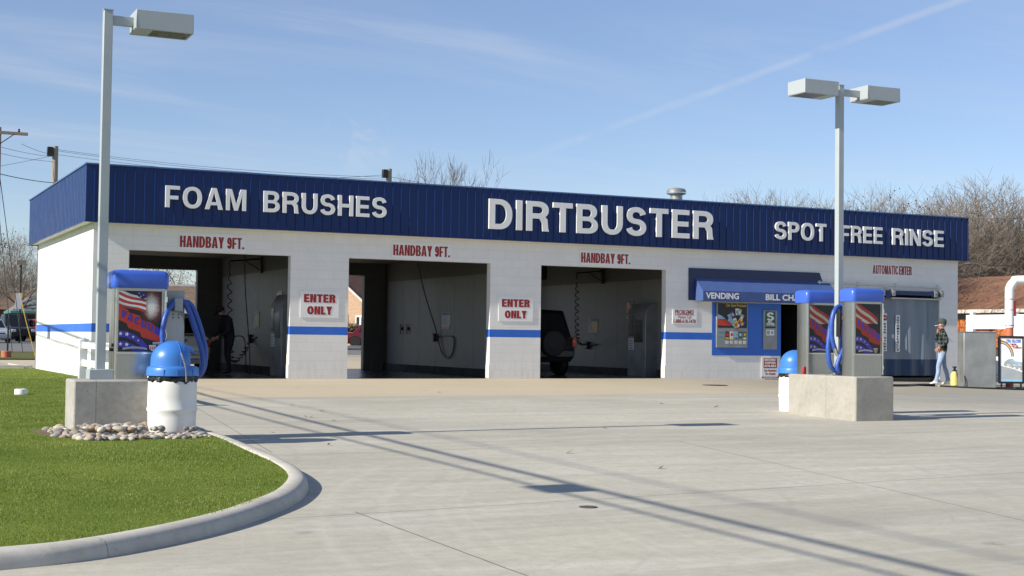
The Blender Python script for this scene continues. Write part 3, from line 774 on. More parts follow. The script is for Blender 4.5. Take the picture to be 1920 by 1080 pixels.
# raised letters on the fascia
def fascia_word(text, x0, x1, z0, z1, label, **kw):
    t = thing('raised_lettering', label, 'sign', (x0, -O-.022, z0), 0, 'raised white words on the blue fascia')
    for g in word(text, x1-x0, z1-z0, **kw):
        mb = MB()
        for i, (o, hs) in enumerate(g): mb.ext(o, hs, lambda a, b, d: (a, -d, b), 0, .05)
        mb.build('letter', M['letter'], t, bevel=.004, bseg=2)
    return t
FO, BR, DB, SP, FR, RI = [None]*6
fascia_word('FOAM', 1.43, 3.18, 3.66, 4.125, 'raised white word FOAM on the blue fascia')
fascia_word('BRUSHES', 3.57, 6.44, 3.665, 4.13, 'raised white word BRUSHES on the blue fascia')
fascia_word('DIRTBUSTER', 9.01, 15.3, 3.535, 4.25, 'largest raised white word DIRTBUSTER at the middle of the blue fascia', t=.225, h=.175)
fascia_word('SPOT', 17.22, 18.87, 3.63, 4.10, 'raised white word SPOT on the blue fascia')
fascia_word('FREE', 19.36, 20.76, 3.64, 4.09, 'raised white word FREE on the blue fascia')
fascia_word('RINSE', 21.1, 22.91, 3.64, 4.09, 'raised white word RINSE on the blue fascia')

# flat signs on the wall
def board(name, label, x0, x1, z0, z1, y=0., group=None, mat='signwhite', th=.012, cat='sign'):
    t = thing(name, label, cat, (x0, y-.002, z0), 0, group)
    mb = MB(); mb.box(0, x1-x0, -th, 0, 0, z1-z0); mb.build('sign_board', M[mat], t)
    return t
for (x0, x1), n in zip(((1.78, 3.26), (6.68, 8.17), (11.59, 13.05)), ('over the bay with the person standing inside', 'over the empty middle wash bay', 'over the bay with the black car inside')):
    t = board('height_sign', 'white HANDBAY 9FT. sign '+n, x0, x1, 2.765, 3.155, group='HANDBAY 9FT. signs over the bays')
    mb = MB(); s_ = (x1-x0)/1.48
    letters(mb, 'HANDBAY', .96*s_, .245, front(.03*s_, .075, -.012), 0, .004, 0, t=.235, h=.15, gap=.055, wscale=.70)
    letters(mb, '9FT.', .38*s_, .245, front(1.06*s_, .075, -.012), 0, .004, 0, t=.235, h=.15, gap=.055, wscale=.70)
    mb.build('lettering', M['red'], t)
for (x0, x1), n in zip(((4.52, 5.42), (9.41, 10.32)), ('between the first and middle bays', 'between the middle bay and the black car')):
    t = board('enter_sign', 'white ENTER ONLY sign on the pier '+n, x0, x1, 1.37, 1.96, group='ENTER ONLY signs on the piers')
    mb = MB(); letters(mb, 'ENTER', .74, .185, front(.08, .34, -.012), 0, .004, 0, t=.36, h=.22, gap=.09); letters(mb, 'ONLY', .58, .185, front(.16, .07, -.012), 0, .004, 0, t=.36, h=.22, gap=.09)
    mb.build('lettering', M['red'], t)
t = board('automatic_sign', 'white AUTOMATIC ENTER sign above the grey curtain bay', 20.59, 22.02, 2.78, 3.13)
mb = MB(); letters(mb, 'AUTOMATIC', .88, .24, front(.04, .06, -.012), 0, .004, 0, t=.20, h=.14, gap=.09, wscale=.70); letters(mb, 'ENTER', .44, .24, front(.955, .06, -.012), 0, .004, 0, t=.235, h=.15, gap=.06, wscale=.70)
mb.build('lettering', M['red'], t)
t = board('phone_sign', 'small white PROBLEMS? Please Call sign with a phone number', 14.26, 14.98, 1.38, 1.75)
mb = MB(); font(mb, 'PROBLEMS?', .15, front(.07, .25, -.0135), 0, 0, .004, width=.56); mb.box(.07, .63, -.0145, -.0125, .225, .238)
font(mb, 'Please Call', .10, front(.17, .14, -.0135), 0, 0, .001, width=.38); font(mb, '1-888-618-3478', .13, front(.03, .025, -.0135), 0, 0, .0035, width=.66)
mb.build('lettering', M['red'], t)
t = board('coupon_sign', 'white and red DISCOUNT COUPONS AVAILABLE sign standing at the wall foot', 16.97, 17.54, .0, .585, y=-.01)
mb = MB(); mb.box(.075, .495, -.0155, -.012, .27, .53, 0); mb.box(.01, .56, -.0155, -.012, .01, .045, 0)
for tx, z, w in (('DISCOUNT', .455, .36), ('COUPONS', .375, .34), ('AVAILABLE', .295, .37)): letters(mb, tx, w, .06, front(.285-w/2, z, -.0155), 0, .003, 1, t=.26, h=.2, gap=.09)
font(mb, 'See Attendant', .075, front(.09, .18, -.014), 0, 0, .003, width=.40); font(mb, 'For Details', .075, front(.13, .095, -.014), 0, 0, .003, width=.32)
font(mb, 'COUPONS MADE DAILY', .03, front(.06, .016, -.0175), 0, 1, .001, width=.45)
mb.build('lettering', [M['red'], M['signwhite']], t)

# vending machine set into the wall
t = thing('vending_machine', 'steel wall vending machine with Car Care Products picture', 'vending machine', (15.56, -.006, .79))
mb = MB(); mb.ext([(0, 0), (.96, 0), (.96, 1.165), (0, 1.165)], [], lambda a, b, d: (a, -d, b), 0, .05); mb.build('cabinet', M['galv'], t, bevel=.012)
mb = MB(); y = .0525
fp = lambda a, b, d: (a, -y-d, b)
mb.box(.03, .93, -y, -.051, .51, 1.14, 0)
def poly(mb, p, d, m): mb.ext(p, [], fp, d-.0006, d, m)
poly(mb, [(.03, .54), (.40, .54), (.46, .60), (.44, .68), (.36, .72), (.20, .735), (.03, .75)], .002, 1)
poly(mb, [(.03, .75), (.20, .735), (.26, .745), (.14, .82), (.03, .86)], .002, 2)
poly(mb, [(.03, .52), (.42, .52), (.40, .56), (.03, .57)], .003, 0)
fan = [(.40, .78, 25, 2), (.48, .86, 40, 3), (.62, .93, 5, 4), (.70, .92, -18, 5), (.76, .78, -28, 5), (.70, .68, -40, 6), (.56, .68, 20, 4), (.50, .60, 48, 7), (.66, .58, -30, 1), (.78, .62, -50, 3), (.58, .60, 5, 6), (.42, .70, 60, 2)]
for i, (cx, cz, a, m) in enumerate(fan):
    ca, sa = math.cos(R(a)), math.sin(R(a)); P = [(cx+ca*u-sa*w, cz+sa*u+ca*w) for u, w in ((-.05, -.085), (.05, -.085), (.05, .085), (-.05, .085))]
    poly(mb, P, .0035+.0012*i, m)
    P = [(cx+ca*u-sa*w, cz+sa*u+ca*w) for u, w in ((-.03, -.05), (.03, -.05), (.03, .03), (-.03, .03))]; poly(mb, P, .0041+.0012*i, (m+3) % 8 or 4)
font(mb, 'Car Care Products', .10, lambda a, b, d: (.28+a, -y-.004, 1.06+b), 0, 8, .002, width=.62)
for j, (c1, c2) in enumerate(((0, 8), (4, 8), (2, 3), (9, 9), (9, 4))):
    x = .27+j*.135
    mb.box(x, x+.105, -y-.004, -y, .215, .415, c1); mb.box(x+.01, x+.095, -y-.006, -y-.004, .225, .265 if j != 3 else .235, c2 if j != 3 else 8); mb.box(x+.02, x+.085, -y-.006, -y-.004, .30, .38, (c2+2) % 9)
    mb.box(x+.01, x+.095, -y-.008, -y, .10, .18, 10)
for j in range(4): mb.box(.06, .20, -y-.003, -y, .25+j*.06, .28+j*.06, 5 if j % 2 else 7)
mb.build('product_front', [M['blackprint'], M['redprint'], M['cyanprint'], M['blueprint'], M['whiteprint'], M['greyprint'], M['yellowprint'], M['tealprint'], M['yellowprint'], M['greenprint'], M['plate']], t)
t = thing('bill_changer', 'narrow steel bill changer plate with a white S on green', 'bill changer', (17.02, -.006, .75))
mb = MB(); mb.ext([(0, 0), (.44, 0), (.44, 1.03), (0, 1.03)], [], lambda a, b, d: (a, -d, b), 0, .03); mb.build('face_plate', M['galv'], t, bevel=.008)
mb = MB(); mb.box(.06, .38, -.034, -.030, .62, 1.0, 0)
letters(mb, 'S', .23, .22, lambda a, b, d: (.105+a, -.034-d, .755+b), 0, .003, 1, t=.3, h=.18)
font(mb, 'BILL', .08, lambda a, b, d: (.14+a, -.036, .695+b), 0, 1, .004, width=.15); font(mb, 'CHANGER', .08, lambda a, b, d: (.08+a, -.036, .635+b), 0, 1, .004, width=.28)
mb.box(.06, .38, -.045, -.030, .565, .60, 2); mb.box(.09, .34, -.034, -.030, .37, .52, 1); mb.box(.11, .2, -.036, -.034, .40, .49, 3)
mb.lathe([(.0, -.001), (.038, -.001), (.038, .001), (0, .001)], 16, (.28, -.035, .445), 3, axis='Y')
mb.build('printed_front', [M['greenprint'], M['signwhite'], M['black'], M['greyprint']], t)

# awning
A = thing('awning', 'blue canvas awning lettered VENDING over the blue panel', 'awning', (14.73, 0, 0))
mb = MB(); mb.ext([(0, 1.99), (4.45, 1.99), (4.1, 2.81), (0, 2.81)], [], lambda a, b, d: (a, -.002-d, b), 0, .03); mb.build('backing', M['navy'], A)
mb = MB(); x0, x1 = .19, 4.42; p = .36
mb.loft([[(x, -.034, 2.55), (x, -.034-p, 2.225), (x, -.034-p, 1.975), (x, -.034, 1.975)] for x in span(x0, x1, 9)], 0, False)
mb.build('canopy', M['awnD'], A)
mb = MB()
font(mb, 'VENDING', .21, lambda a, b, d: (15.0-14.73+a, -.40, 2.035+b), 0, 0, .006, width=1.0)
mb.build('lettering', M['signwhite'], A); mb = MB()
font(mb, 'BILL CHANGER', .21, lambda a, b, d: (16.83-14.73+a, -.40, 2.035+b), 0, 0, .006, width=1.75)
mb.build('lettering', M['signwhite'], A)
mb = MB(); mb.box(.4, 2.85, -.06, -.005, 1.955, 1.972); mb.build('light_strip', M['soffit'], A)

# strip curtain of the automatic bay
Cn = thing('strip_curtain', 'grey vinyl strip curtain with navy lower band closing the automatic bay', 'curtain', (0, 0, 0))
prof = []
for i in range(0, 129):
    x = 19.5+i*(23.0-19.5)/128; k = i/128
    prof.append((x, .06+.035*math.sin(i*.33)+.02*math.sin(i*.11+1)))
vs = [(x, y+(.02*math.sin(x*5) if z < 1 else 0), z) for z in (.07, .52, 1.2, 2.18) for x, y in prof]; n = len(prof)
mb = MB(); mb.add(vs, [(r*n+i, r*n+i+1, (r+1)*n+i+1, (r+1)*n+i) for r in range(3) for i in range(n-1)], 0, True); mb.build('vinyl_sheet', M['curtain'], Cn, recalc=False)
def vtext(text, x, ztop, zbot, w, name, extra=None):
    t = thing('curtain_label', name, 'sign', (x, .0, zbot), 0)
    mb = MB(); mb.box(0, w, -.006, 0, 0, ztop-zbot, 0); n = len(text); hh = (ztop-zbot-.04-(.22 if extra else 0))/n
    for i, ch in enumerate(text):
        if ch == ' ': continue
        for o_, hs in glyph(ch, .8 if ch != 'I' else .3, .3, .2):
            s_ = hh*.72; wx = (w-.06); sx = wx/.8
            mp_ = lambda a, b, d, i=i, ch=ch: (.03+(a*sx if ch != 'I' else wx/2-.03+a*sx), -.0065-d, ztop-zbot-.03-(.22 if extra else 0)-(i+1)*hh+hh*.14+b*s_)
            mb.ext(o_, hs, mp_, 0, .002, 1)
    if extra:
        oc = [(w/2+.085*math.cos(R(22.5+45*k)), ztop-zbot-.12+.085*math.sin(R(22.5+45*k))) for k in range(8)]
        mb.ext(oc, [], lambda a, b, d: (a, -.0065-d, b), 0, .002, 2)
        letters(mb, 'STOP', .11, .05, lambda a, b, d: (w/2-.055+a, -.0088-d, ztop-zbot-.145+b), 0, .0015, 0, gap=.1)
    mb.build('label_strip', [M['signwhite'], M['black'], M['red']], t)
vtext('AUTOMATICALLY', 21.44, 1.73, .72, .145, 'tall white strip reading AUTOMATICALLY on the grey curtain')
vtext('DOOR OPENS', 20.985, 1.77, .74, .145, 'tall white strip with red stop mark reading DOOR OPENS on the curtain', True)
D = thing('door_operator', 'navy roller beam with brackets over the curtain bay', 'door operator', (0, 0, 0))
mb = MB(); mb.box(19.6, 22.9, -.12, -.02, 2.28, 2.40); mb.build('beam', M['navy'], D, bevel=.01)
mb = MB(); mb.tube([(19.5, -.07, 2.20), (23.0, -.07, 2.19)], .02, 8); mb.build('rail', M['soffit'], D)
for x in (20.9, 21.25, 22.75, 22.95):
    mb = MB(); mb.box(x-.05, x+.05, -.16, -.01, 2.25, 2.43); mb.lathe([(.035, -.02), (.035, .02)], 12, (x, -.17, 2.36), 0, axis='Y'); mb.build('bracket', M['galv'], D)
mb = MB(); mb.box(20.98, 21.18, -.15, -.02, 2.18, 2.34); mb.build('motor', M['navy'], D, bevel=.01)
mb = MB(); mb.tube([(18.75, -.06, 2.555), (23.0, -.06, 2.51)], .022, 8)
for x in (18.8, 20.1, 21.4, 22.9): mb.box(x-.012, x+.012, -.085, 0, 2.49, 2.60)
mb.tube([(21.08, -.06, 2.52), (21.08, -.06, 2.4)], .015, 6)
tag(mb.build('water_pipe', M['soffit']), 'thin white pipe running along the wall above the curtain', 'pipe')

# roof vents
for (x, y, zt, r, l) in ((16.86, 4.0, 5.33, .17, 'tall galvanised roof vent with mushroom cap behind the fascia'), (17.55, 4.2, 4.98, .26, 'low domed roof vent showing just above the fascia')):
    t = thing('roof_vent', l, 'roof vent', (x, y, 3.95))
    h = zt-3.95
    mb = MB(); mb.lathe([(r, 0), (r, h-.18), (r*1.05, h-.17)], 20); mb.build('stack', M['galv'], t)
    mb = MB(); mb.lathe([(r*1.2, h-.2), (r*1.62, h-.17), (r*1.62, h-.08), (r*1.4, h-.03), (r*.6, h), (.001, h+.005)], 24); mb.build('cowl', M['galv'], t)
    if h > 1.2:
        mb = MB(); mb.lathe([(r*1.5, h-.16), (r*1.66, h-.155), (r*1.66, h-.135), (r*1.5, h-.13)], 24); mb.build('band', M['chrome'], t)

# ------------------------------------------------------------------ vacuum islands
mb = MB(); mb.box(-2.54, -1.30, -14.70, -14.10, -.45, .44); tag(mb.build('concrete_plinth', M['block'], bevel=.022), 'grey concrete plinth on the lawn carrying one vacuum and a lamp post', 'plinth')
mb = MB(); mb.box(9.01, 9.74, -13.61, -11.93, -.45, .44); tag(mb.build('concrete_plinth', M['block2'], bevel=.022), 'pale concrete plinth on the lot carrying two vacuums', 'plinth')

def lamp(label, x, y, z0, zt, heads, hd, base):
    t = thing('lamp_post', label, 'lamp post', (x, y, z0)); h = zt-z0
    mb = MB(); mb.box(-.05, .05, -.05, .05, 0, h); mb.build('pole', M['polegrey'], t, bevel=.006)
    if base:
        mb = MB(); mb.box(-.135, .125, -.13, .11, 0, .11); mb.build('base_cover', M['polegrey'], t, bevel=.006)
    mb = MB(); mb.box(-.055, .055, -.055, .055, h, h+.012); mb.build('pole_cap', M['polegrey'], t)
    for x0, x1, a0, a1 in heads:
        mb = MB(); mb.box(a0, a1, -.03, .03, h-.155, h-.05); mb.build('arm', M['polegrey'], t, bevel=.004)
        hz0, hz1 = h-.205, h+.015
        mb = MB(); mb.box(x0, x1, -hd, hd, hz0+.012, hz1); e = .022
        mb.box(x0, x1, -hd, -hd+e, hz0, hz0+.012); mb.box(x0, x1, hd-e, hd, hz0, hz0+.012)
        s = 1 if x0 > 0 else -1; xa, xb = (x0, x1) if s > 0 else (x1, x0)
        w = abs(x1-x0); q = xa+s*w*.30
        mb.box(min(xa, q), max(xa, q), -hd+e, hd-e, hz0, hz0+.012); mb.box(min(xb, xb-s*e), max(xb, xb-s*e), -hd+e, hd-e, hz0, hz0+.012)
        o = mb.build('lamp_head', M['polegrey'], t, bevel=.004)
        mb = MB(); a, b = sorted((q, xb-s*e)); mb.box(a, b, -hd+e, hd-e, hz0+.006, hz0+.010); mb.build('lens', M['lens'], o)
    return t
lamp('grey lamp post with one box head on the plinth on the lawn', -2.215, -14.40, .44, 4.585, [(.28, .925, .05, .28)], .2, True)
lamp('grey lamp post with two box heads between the two vacuums', 9.37, -12.75, .44, 5.01, [(-.84, -.19, -.19, -.05), (.38, 1.03, .05, .38)], .22, False)

def rbox(mb, x0, x1, y0, y1, z0, z1, r, m=0, n=5):
    P = []
    for cx, cy, a in ((x1-r, y1-r, 0), (x0+r, y1-r, 90), (x0+r, y0+r, 180), (x1-r, y0+r, 270)):
        for i in range(n+1): P.append((cx+r*math.cos(R(a+90*i/n)), cy+r*math.sin(R(a+90*i/n))))
    mb.loft([[(x, y, z) for x, y in P] for z in (z0, z1)], m); return mb
def star(cx, cz, r, rot=0):
    return [(cx+(r if i % 2 == 0 else r*.42)*math.sin(R(36*i+rot)), cz+(r if i % 2 == 0 else r*.42)*math.cos(R(36*i+rot))) for i in range(10)]
def graphic(parent, yf, k, dark=False):
    """printed steel front: flag, firework, red ribbon with VACUUM, star bands"""
    y = yf-.004
    mb = MB(); mb.box(-.24, .235, y, yf-.0005, .31*k, .99*k, 0)
    fp = lambda a, b, d: (a, y-d, b*k)
    def pl(P, d, m): mb.ext(P, [], fp, d-.0004, d, m)
    xs = span(-.24, .18 if dark else .06, 10)
    for i in range(6):
        f = lambda x, o: min(.988, .985-.030*o-.30*(x+.24)+.012*math.sin(16*x+o*.3)+.02)
        if dark: f = lambda x, o: max(.72, min(.988, 1.10-.055*o-.62*(x+.24)+.015*math.sin(14*x+o*.3)))
        up = [(x, f(x, i)) for x in xs]; dn = [(x, f(x, i+.93)) for x in xs]
        if up[-1][1] > .5: pl(up+dn[::-1], .0012+.0001*i, 3 if i % 2 == 0 else 1)
    if not dark: pl([(-.05, .985), (.06, .985), (.06, .915), (.02, .90), (-.04, .935)], .0022, 4)
    for sx, sz in () if dark else ((-.02, .965), (.03, .945), (.0, .93)): pl(star(sx, sz, .009), .0028, 3)
    pl([(-.24, .815), (-.14, .775), (-.125, .745), (-.01, .715), (.015, .665), (.12, .635), (.235, .545), (.235, .43), (.13, .44), (.015, .475), (.0, .525), (-.13, .575), (-.15, .625), (-.24, .665)], .002, 1)
    for i in range(2):
        o = .115*i
        up = [(-.24, .545-o), (-.16, .54-o), (-.06, .50-o), (.03, .435-o), (.09, .37-o*.45)]; dn = [(-.24, .475-o), (-.16, .47-o), (-.08, .44-o), (-.01, .39-o), (.03, .345-o*.3)]
        up = [(a, max(b, .33)) for a, b in up]; dn = [(a, max(b, .322)) for a, b in dn]
        pl(up+dn[::-1], .0016, 5)
        for sx, sz, r in ((-.215, .51, .024), (-.145, .505, .026), (-.075, .475, .017), (-.02, .435, .012)):
            if sz-o > .34: pl(star(sx, sz-o, r, 8), .0022, 3)
    sw = [(-.19+.27*i/10, .352-.016*math.sin(math.pi*i/10)*-1) for i in range(11)]
    pl(sw+[(a, b-.022) for a, b in sw[::-1]], .0026, 6)
    pl([(.10, .385), (.18, .385), (.17, .335), (.14, .318), (.11, .335)], .0024, 3)
    for j in range(3): pl([(.115+.022*j, .37), (.125+.022*j, .37), (.125+.022*j, .335), (.115+.022*j, .335)], .003, 1)
    mb.build('graphic_panel', [M['blackprint'] if dark else M['burst'], M['redprintdark'] if dark else M['redprint'], M['blueprint'], M['tanprint'] if dark else M['whiteprint'], M['navyprint'], M['blueprint'], M['greyprint']], parent)
    mb = MB(); xx = -.225
    for i, ch in enumerate('VACUUM'):
        w = .062 if ch != 'M' else .072; zz = .705-(xx+.225)*.50; tl = R(-24)
        for o, hs in glyph(ch, .8, .28, .22):
            f = lambda a, b, d, xx=xx, zz=zz, w=w: (xx+(a/.8)*w*math.cos(tl)-b*.085*math.sin(tl)*.55, y-.0026-d, (zz+(a/.8)*w*math.sin(tl)+b*.088*math.cos(tl))*k)
            mb.ext(o, hs, f, 0, .0006, 0)
        xx += .074
    mb.build('lettering', M['blueprint'], parent)
def vacuum(label, loc, D, Hb, group, hoses, nozzle, board=False, hr=.031):
    t = thing('vacuum_station', label, 'vacuum', loc, 0, group)
    w = .28; k = Hb/1.02
    mb = MB(); rbox(mb, -w, w, -D/2, D/2, 0, Hb, .045); mb.build('cabinet', M['steel'], t, angle=50)
    mb = MB(); mb.box(-.275, .275, -D/2-.006, -D/2+.01, .30*k-.012, .30*k, 0); mb.box(.262, .285, -D/2-.012, -D/2+.03, .02, Hb-.02, 0)
    for z in (.12, .5, .9): mb.lathe([(.012, -.03), (.012, .03)], 8, (.287, -D/2-.004, z*k), 0)
    mb.build('door_edge', M['chrome'], t)
    graphic(t, -D/2, k, not board)
    mb = MB(); P = [(.305, 0), (.312, .02), (.315, .15), (.30, .185), (.27, .203)]
    secs = []
    for s_, z in P:
        r = .06; q = []; hx, hy = s_, D/2+s_-.28
        for cx, cy, a in ((hx-r, hy-r, 0), (-hx+r, hy-r, 90), (-hx+r, -hy+r, 180), (hx-r, -hy+r, 270)):
            for i in range(6): q.append((cx+r*math.cos(R(a+18*i)), cy+r*math.sin(R(a+18*i)), Hb+z))
        secs.append(q)
    mb.loft(secs, 0); mb.build('cap', M['cap'], t, angle=50)
    if board:
        mb = MB(); mb.box(.262, .535, .0, .025, 0, 1.01); mb.build('hose_board', M['board'], t, bevel=.006)
        bp = [(.285, 0), (.53, 0), (.53, .60)]+arc(.4075, .60, .1225, .18, 0, 180, 12, 2)[1:]
        mb = MB(); mb.ext(bp, [], lambda a, b, d: (a, -.01-d, b), 0, .015); mb.build('back_plate', M['plate'], t)
        mb = MB(); mb.box(.385, .485, -.15, -.02, .77, .925); mb.build('hose_hook', M['board'], t, bevel=.012)
        mb = MB()
        for bx in (.40, .462):
            for bz in (.70, .735): mb.lathe([(.008, -.004), (.008, .004), (0, .006)], 8, (bx, -.03, bz), 0, axis='Y')
        mb.build('bolt', M['black'], t)
        mb = MB(); mb.box(-.3, -.285, -.15, -.10, .36, .40); mb.lathe([(.02, -.02), (.02, .02)], 10, (-.30, -.12, .33), 0, axis='X'); mb.build('lock', M['black'], t)
    for P in hoses:
        pts_ = smooth_path3(P, 5)
        mb = MB(); rr = [hr*(1+.045*math.sin(i*2.2)) for i in range(len(pts_))]; mb.tube(pts_, rr, 12); mb.build('hose', M['hose'], t)
    for a, b, r in nozzle:
        mb = MB(); a, b = Vector(a), Vector(b); mb.tube([a, a.lerp(b, .3), b], [r, r*.95, r*.75], 12); mb.build('nozzle', M['chrome'], t)
    return t
def smooth_path3(P, n=4):
    o = []
    for i in range(len(P)-1):
        p0, p1, p2, p3 = [Vector(P[max(0, min(len(P)-1, k))]) for k in (i-1, i, i+1, i+2)]
        for j in range(n):
            t = j/n; o.append(.5*((2*p1)+(-p0+p2)*t+(2*p0-5*p1+4*p2-p3)*t*t+(-p0+3*p1-3*p2+p3)*t**3))
    o.append(Vector(P[-1])); return o
hl = lambda px, py, y: (-2.09+(px-212)/165+1.815, y, (711-py)/167)
HL = [[hl(*p) for p in ((306, 690, -.235), (300, 655, -.235), (297, 625, -.23), (301, 598, -.225), (311, 576, -.17), (325, 563, -.10), (339, 563, -.09), (350, 579, -.09), (359, 605, -.10), (369, 635, -.11), (376, 662, -.12), (377, 688, -.12), (368, 704, -.12), (350, 706.3, -.12), (328, 706, -.12))],
      [hl(*p) for p in ((331, 568, -.05), (347, 564, -.045), (359, 574, -.04), (370, 600, -.04), (379, 630, -.05), (384, 657, -.06), (382, 688, -.07), (371, 706, -.06), (350, 706.3, -.05), (330, 706, -.05))]]
vacuum('steel vacuum with blue cap and looped blue hose on the lawn plinth', (-1.815, -14.38, .44), .38, 1.02, 'coin vacuums on concrete plinths', HL, [(hl(303, 643, -.235), hl(279, 643, -.25), .02)], True)
RX, RY = 9.375, -13.30
hr_ = lambda px, py, y: (9.18+(px-1573)/95-RX, y-RY, .5+(697-py)/120-.44)
HR = [[hr_(*p) for p in ((1578, 577, -12.99), (1570, 577, -13.0), (1562, 588, -13.01), (1558.5, 610, -13.01), (1559, 635, -13.01), (1563, 654, -13.02))],
      [hr_(*p) for p in ((1576, 574, -13.0), (1585, 575, -13.0), (1592, 585, -13.01), (1594, 604, -13.02), (1590, 628, -13.03), (1580, 650, -13.05), (1570, 670, -13.06), (1565, 687, -13.06), (1569, 696, -13.06), (1577, 697, -13.06), (1583, 688, -13.05), (1584, 672, -13.0), (1580, 652, -12.98), (1583, 625, -12.97), (1586, 600, -12.97), (1583, 584, -12.97), (1577, 579, -12.97))],
      [hr_(*p) for p in ((1562, 600, -12.96), (1557, 630, -12.97), (1554.5, 655, -12.98), (1556, 680, -12.99), (1563, 693, -12.99), (1573, 696.5, -12.99))]]
vacuum('steel vacuum with blue cap on the pale plinth, the one nearer its front end', (RX, RY, .44), .30, 1.14, 'coin vacuums on concrete plinths', HR, [(hr_(1563, 652, -13.02), hr_(1568, 668, -13.03), .036)], hr=.038)
vacuum('steel vacuum with blue cap on the pale plinth, beside the blue bin', (9.375, -12.17, .44), .30, 1.14, 'coin vacuums on concrete plinths', [], [])
t = thing('meter_box', 'small black coin box with stickers strapped to the twin headed lamp post', 'coin box', (9.36, -12.80, 1.04))
mb = MB(); mb.box(-.085, .075, -.10, -.001, .0, .50); mb.box(-.075, .065, -.13, -.1, .40, .48); mb.box(-.07, .06, -.115, -.1, .02, .06); mb.box(-.07, .06, -.115, -.1, .10, .16); mb.build('case', M['black'], t, bevel=.008)
mb = MB(); mb.box(-.045, .035, -.104, -.1005, .27, .34, 0); mb.box(-.05, .0, -.104, -.1005, .20, .235, 1); mb.box(-.03, 0, -.134, -.1305, .415, .455, 2); mb.build('sticker', [M['yellowprint'], M['red'], M['signwhite']], t)
mb = MB(); mb.box(9.16, 9.34, -12.93, -12.88, .44, .62); mb.box(9.1, 9.5, -12.94, -12.64, .44, .452); tag(mb.build('anchor_plate', M['galv'], bevel=.006), 'steel anchor plate bolted under the twin headed lamp post', 'anchor plate')
mb = MB(); mb.lathe([(.03, 0), (.03, .10), (.022, .12)], 10); tag(mb.build('spray_can', M['red'], loc=(9.075, -12.25, .44)), 'small red can standing on the pale plinth by the vacuum', 'can')

# ------------------------------------------------------------------ drums with blue dome lids
def drum(label, loc, rz):
    t = thing('litter_drum', label, 'bin', loc, rz, 'white litter drums with blue dome lids')
    r = .265
    prof = [(.24, 0), (.252, .01), (r*.965, .04), (r*.985, .18), (r*.992, .235), (r*1.03, .25), (r*1.03, .275), (r*.995, .29), (r, .40), (r*.99, .545), (r*.965, .585), (.235, .60)]
    mb = MB(); mb.lathe(prof, 48); mb.build('barrel', M['drum'], t, angle=60)
    mb = MB()
    def crumple(x, y, z):
        a = math.atan2(y, x); k = 1+.02*math.sin(a*17)+.015*math.sin(a*31+1)+.02*math.sin(z*60+a*5); return (x*k, y*k, z+.008*math.sin(a*11)+.006*math.sin(a*23+2))
    mb.lathe([(.250, .555), (.266, .575), (.268, .60), (.258, .64), (.25, .65)], 72, fn=crumple); mb.build('bin_liner', M['bag'], t)
    mb = MB(); mb.lathe([(.277, .628), (.285, .632), (.283, .665), (.279, .70), (.272, .722), (.256, .732), (.24, .738)], 48)
    for a in (-100, -60, 20, 80, 150, 230):
        c, s_ = math.cos(R(a)), math.sin(R(a)); mb.box(-.006, .006, -.008, .006, .632, .70, 0, Matrix.Translation((c*.283, s_*.283, 0)) @ Matrix.Rotation(R(a)-math.pi/2, 4, 'Z'))
    mb.build('lid_rim', M['lid'], t, angle=50)
    # dome: hemisphere cut by an upright mouth on +x with a hood over it
    def dome(x, y, z):
        lim = .125+.05*max(0., (z-.90)/.13)
        if x > lim: x = lim
        return (x, y, z)
    pr = [(.242, .735), (.24, .80)]+[(.24*math.cos(R(a)), .80+.215*math.sin(R(a))) for a in range(8, 90, 8)]+[(.001, 1.015)]
    mb = MB(); mb.lathe(pr, 56, fn=dome); mb.build('dome', M['lid'], t, angle=45)
    mb = MB()
    yy = span(-.17, .17, 8); hood = []
    for d in (0, 1):
        for y in yy:
            zt = .80+.215*math.sqrt(max(0., 1-(y*y+.13*.13)/.0576))
            hood.append((.12 if d == 0 else .185, y*.98, zt+(.004 if d == 0 else -.028)))
    n = len(yy); mb.add(hood+[(x, y, z-.012) for x, y, z in hood], [(i, i+1, n+i+1, n+i) for i in range(n-1)]+[(2*n+i, 3*n+i, 3*n+i+1, 2*n+i+1) for i in range(n-1)]+[(n+i, n+i+1, 3*n+i+1, 3*n+i) for i in range(n-1)], 0, True)
    mb.build('hood', M['lid'], t, recalc=False)
    mb = MB(); mb.box(.126, .136, -.145, .145, .745, .885); mb.build('push_flap', M['lid'], t, bevel=.006)
    mb = MB(); sp = []
    for i in range(25):
        a = -math.pi/2+.02; z = .74+.27*i/24; rr = .2425 if z < .80 else .24*math.sqrt(max(0, 1-((z-.80)/.215)**2))+.0025
        sp.append((.0+.01*i/24, -rr, z))
    mb.tube(sp, .004, 6); mb.build('seam', M['lid'], t)
    ch = [(.0, -.252, .875), (.012, -.266, .83), (.028, -.289, .76), (.04, -.297, .68), (.045, -.296, .62), (.05, -.286, .575)]
    mb = MB(); mb.tube(ch, .0045, 6)
    for p in smooth_path3(ch, 3): mb.lathe([(.001, -.012), (.010, -.006), (.010, .006), (.001, .012)], 6, p, 0)
    mb.build('chain', M['galv'], t)
    mb = MB(); mb.lathe([(.001, -.006), (.013, -.004), (.013, .004), (.001, .006)], 10, (.05, -.272, .555), 0, axis='Y'); mb.build('bolt', M['black'], t)
    return t
drum('white litter drum with blue dome lid on the rocks in front of the lawn plinth', (-1.535, -15.0, -.135), R(8))
drum('white litter drum with blue dome lid half hidden behind the pale plinth', (9.43, -11.55, G(9.4, -11.5)), R(20))

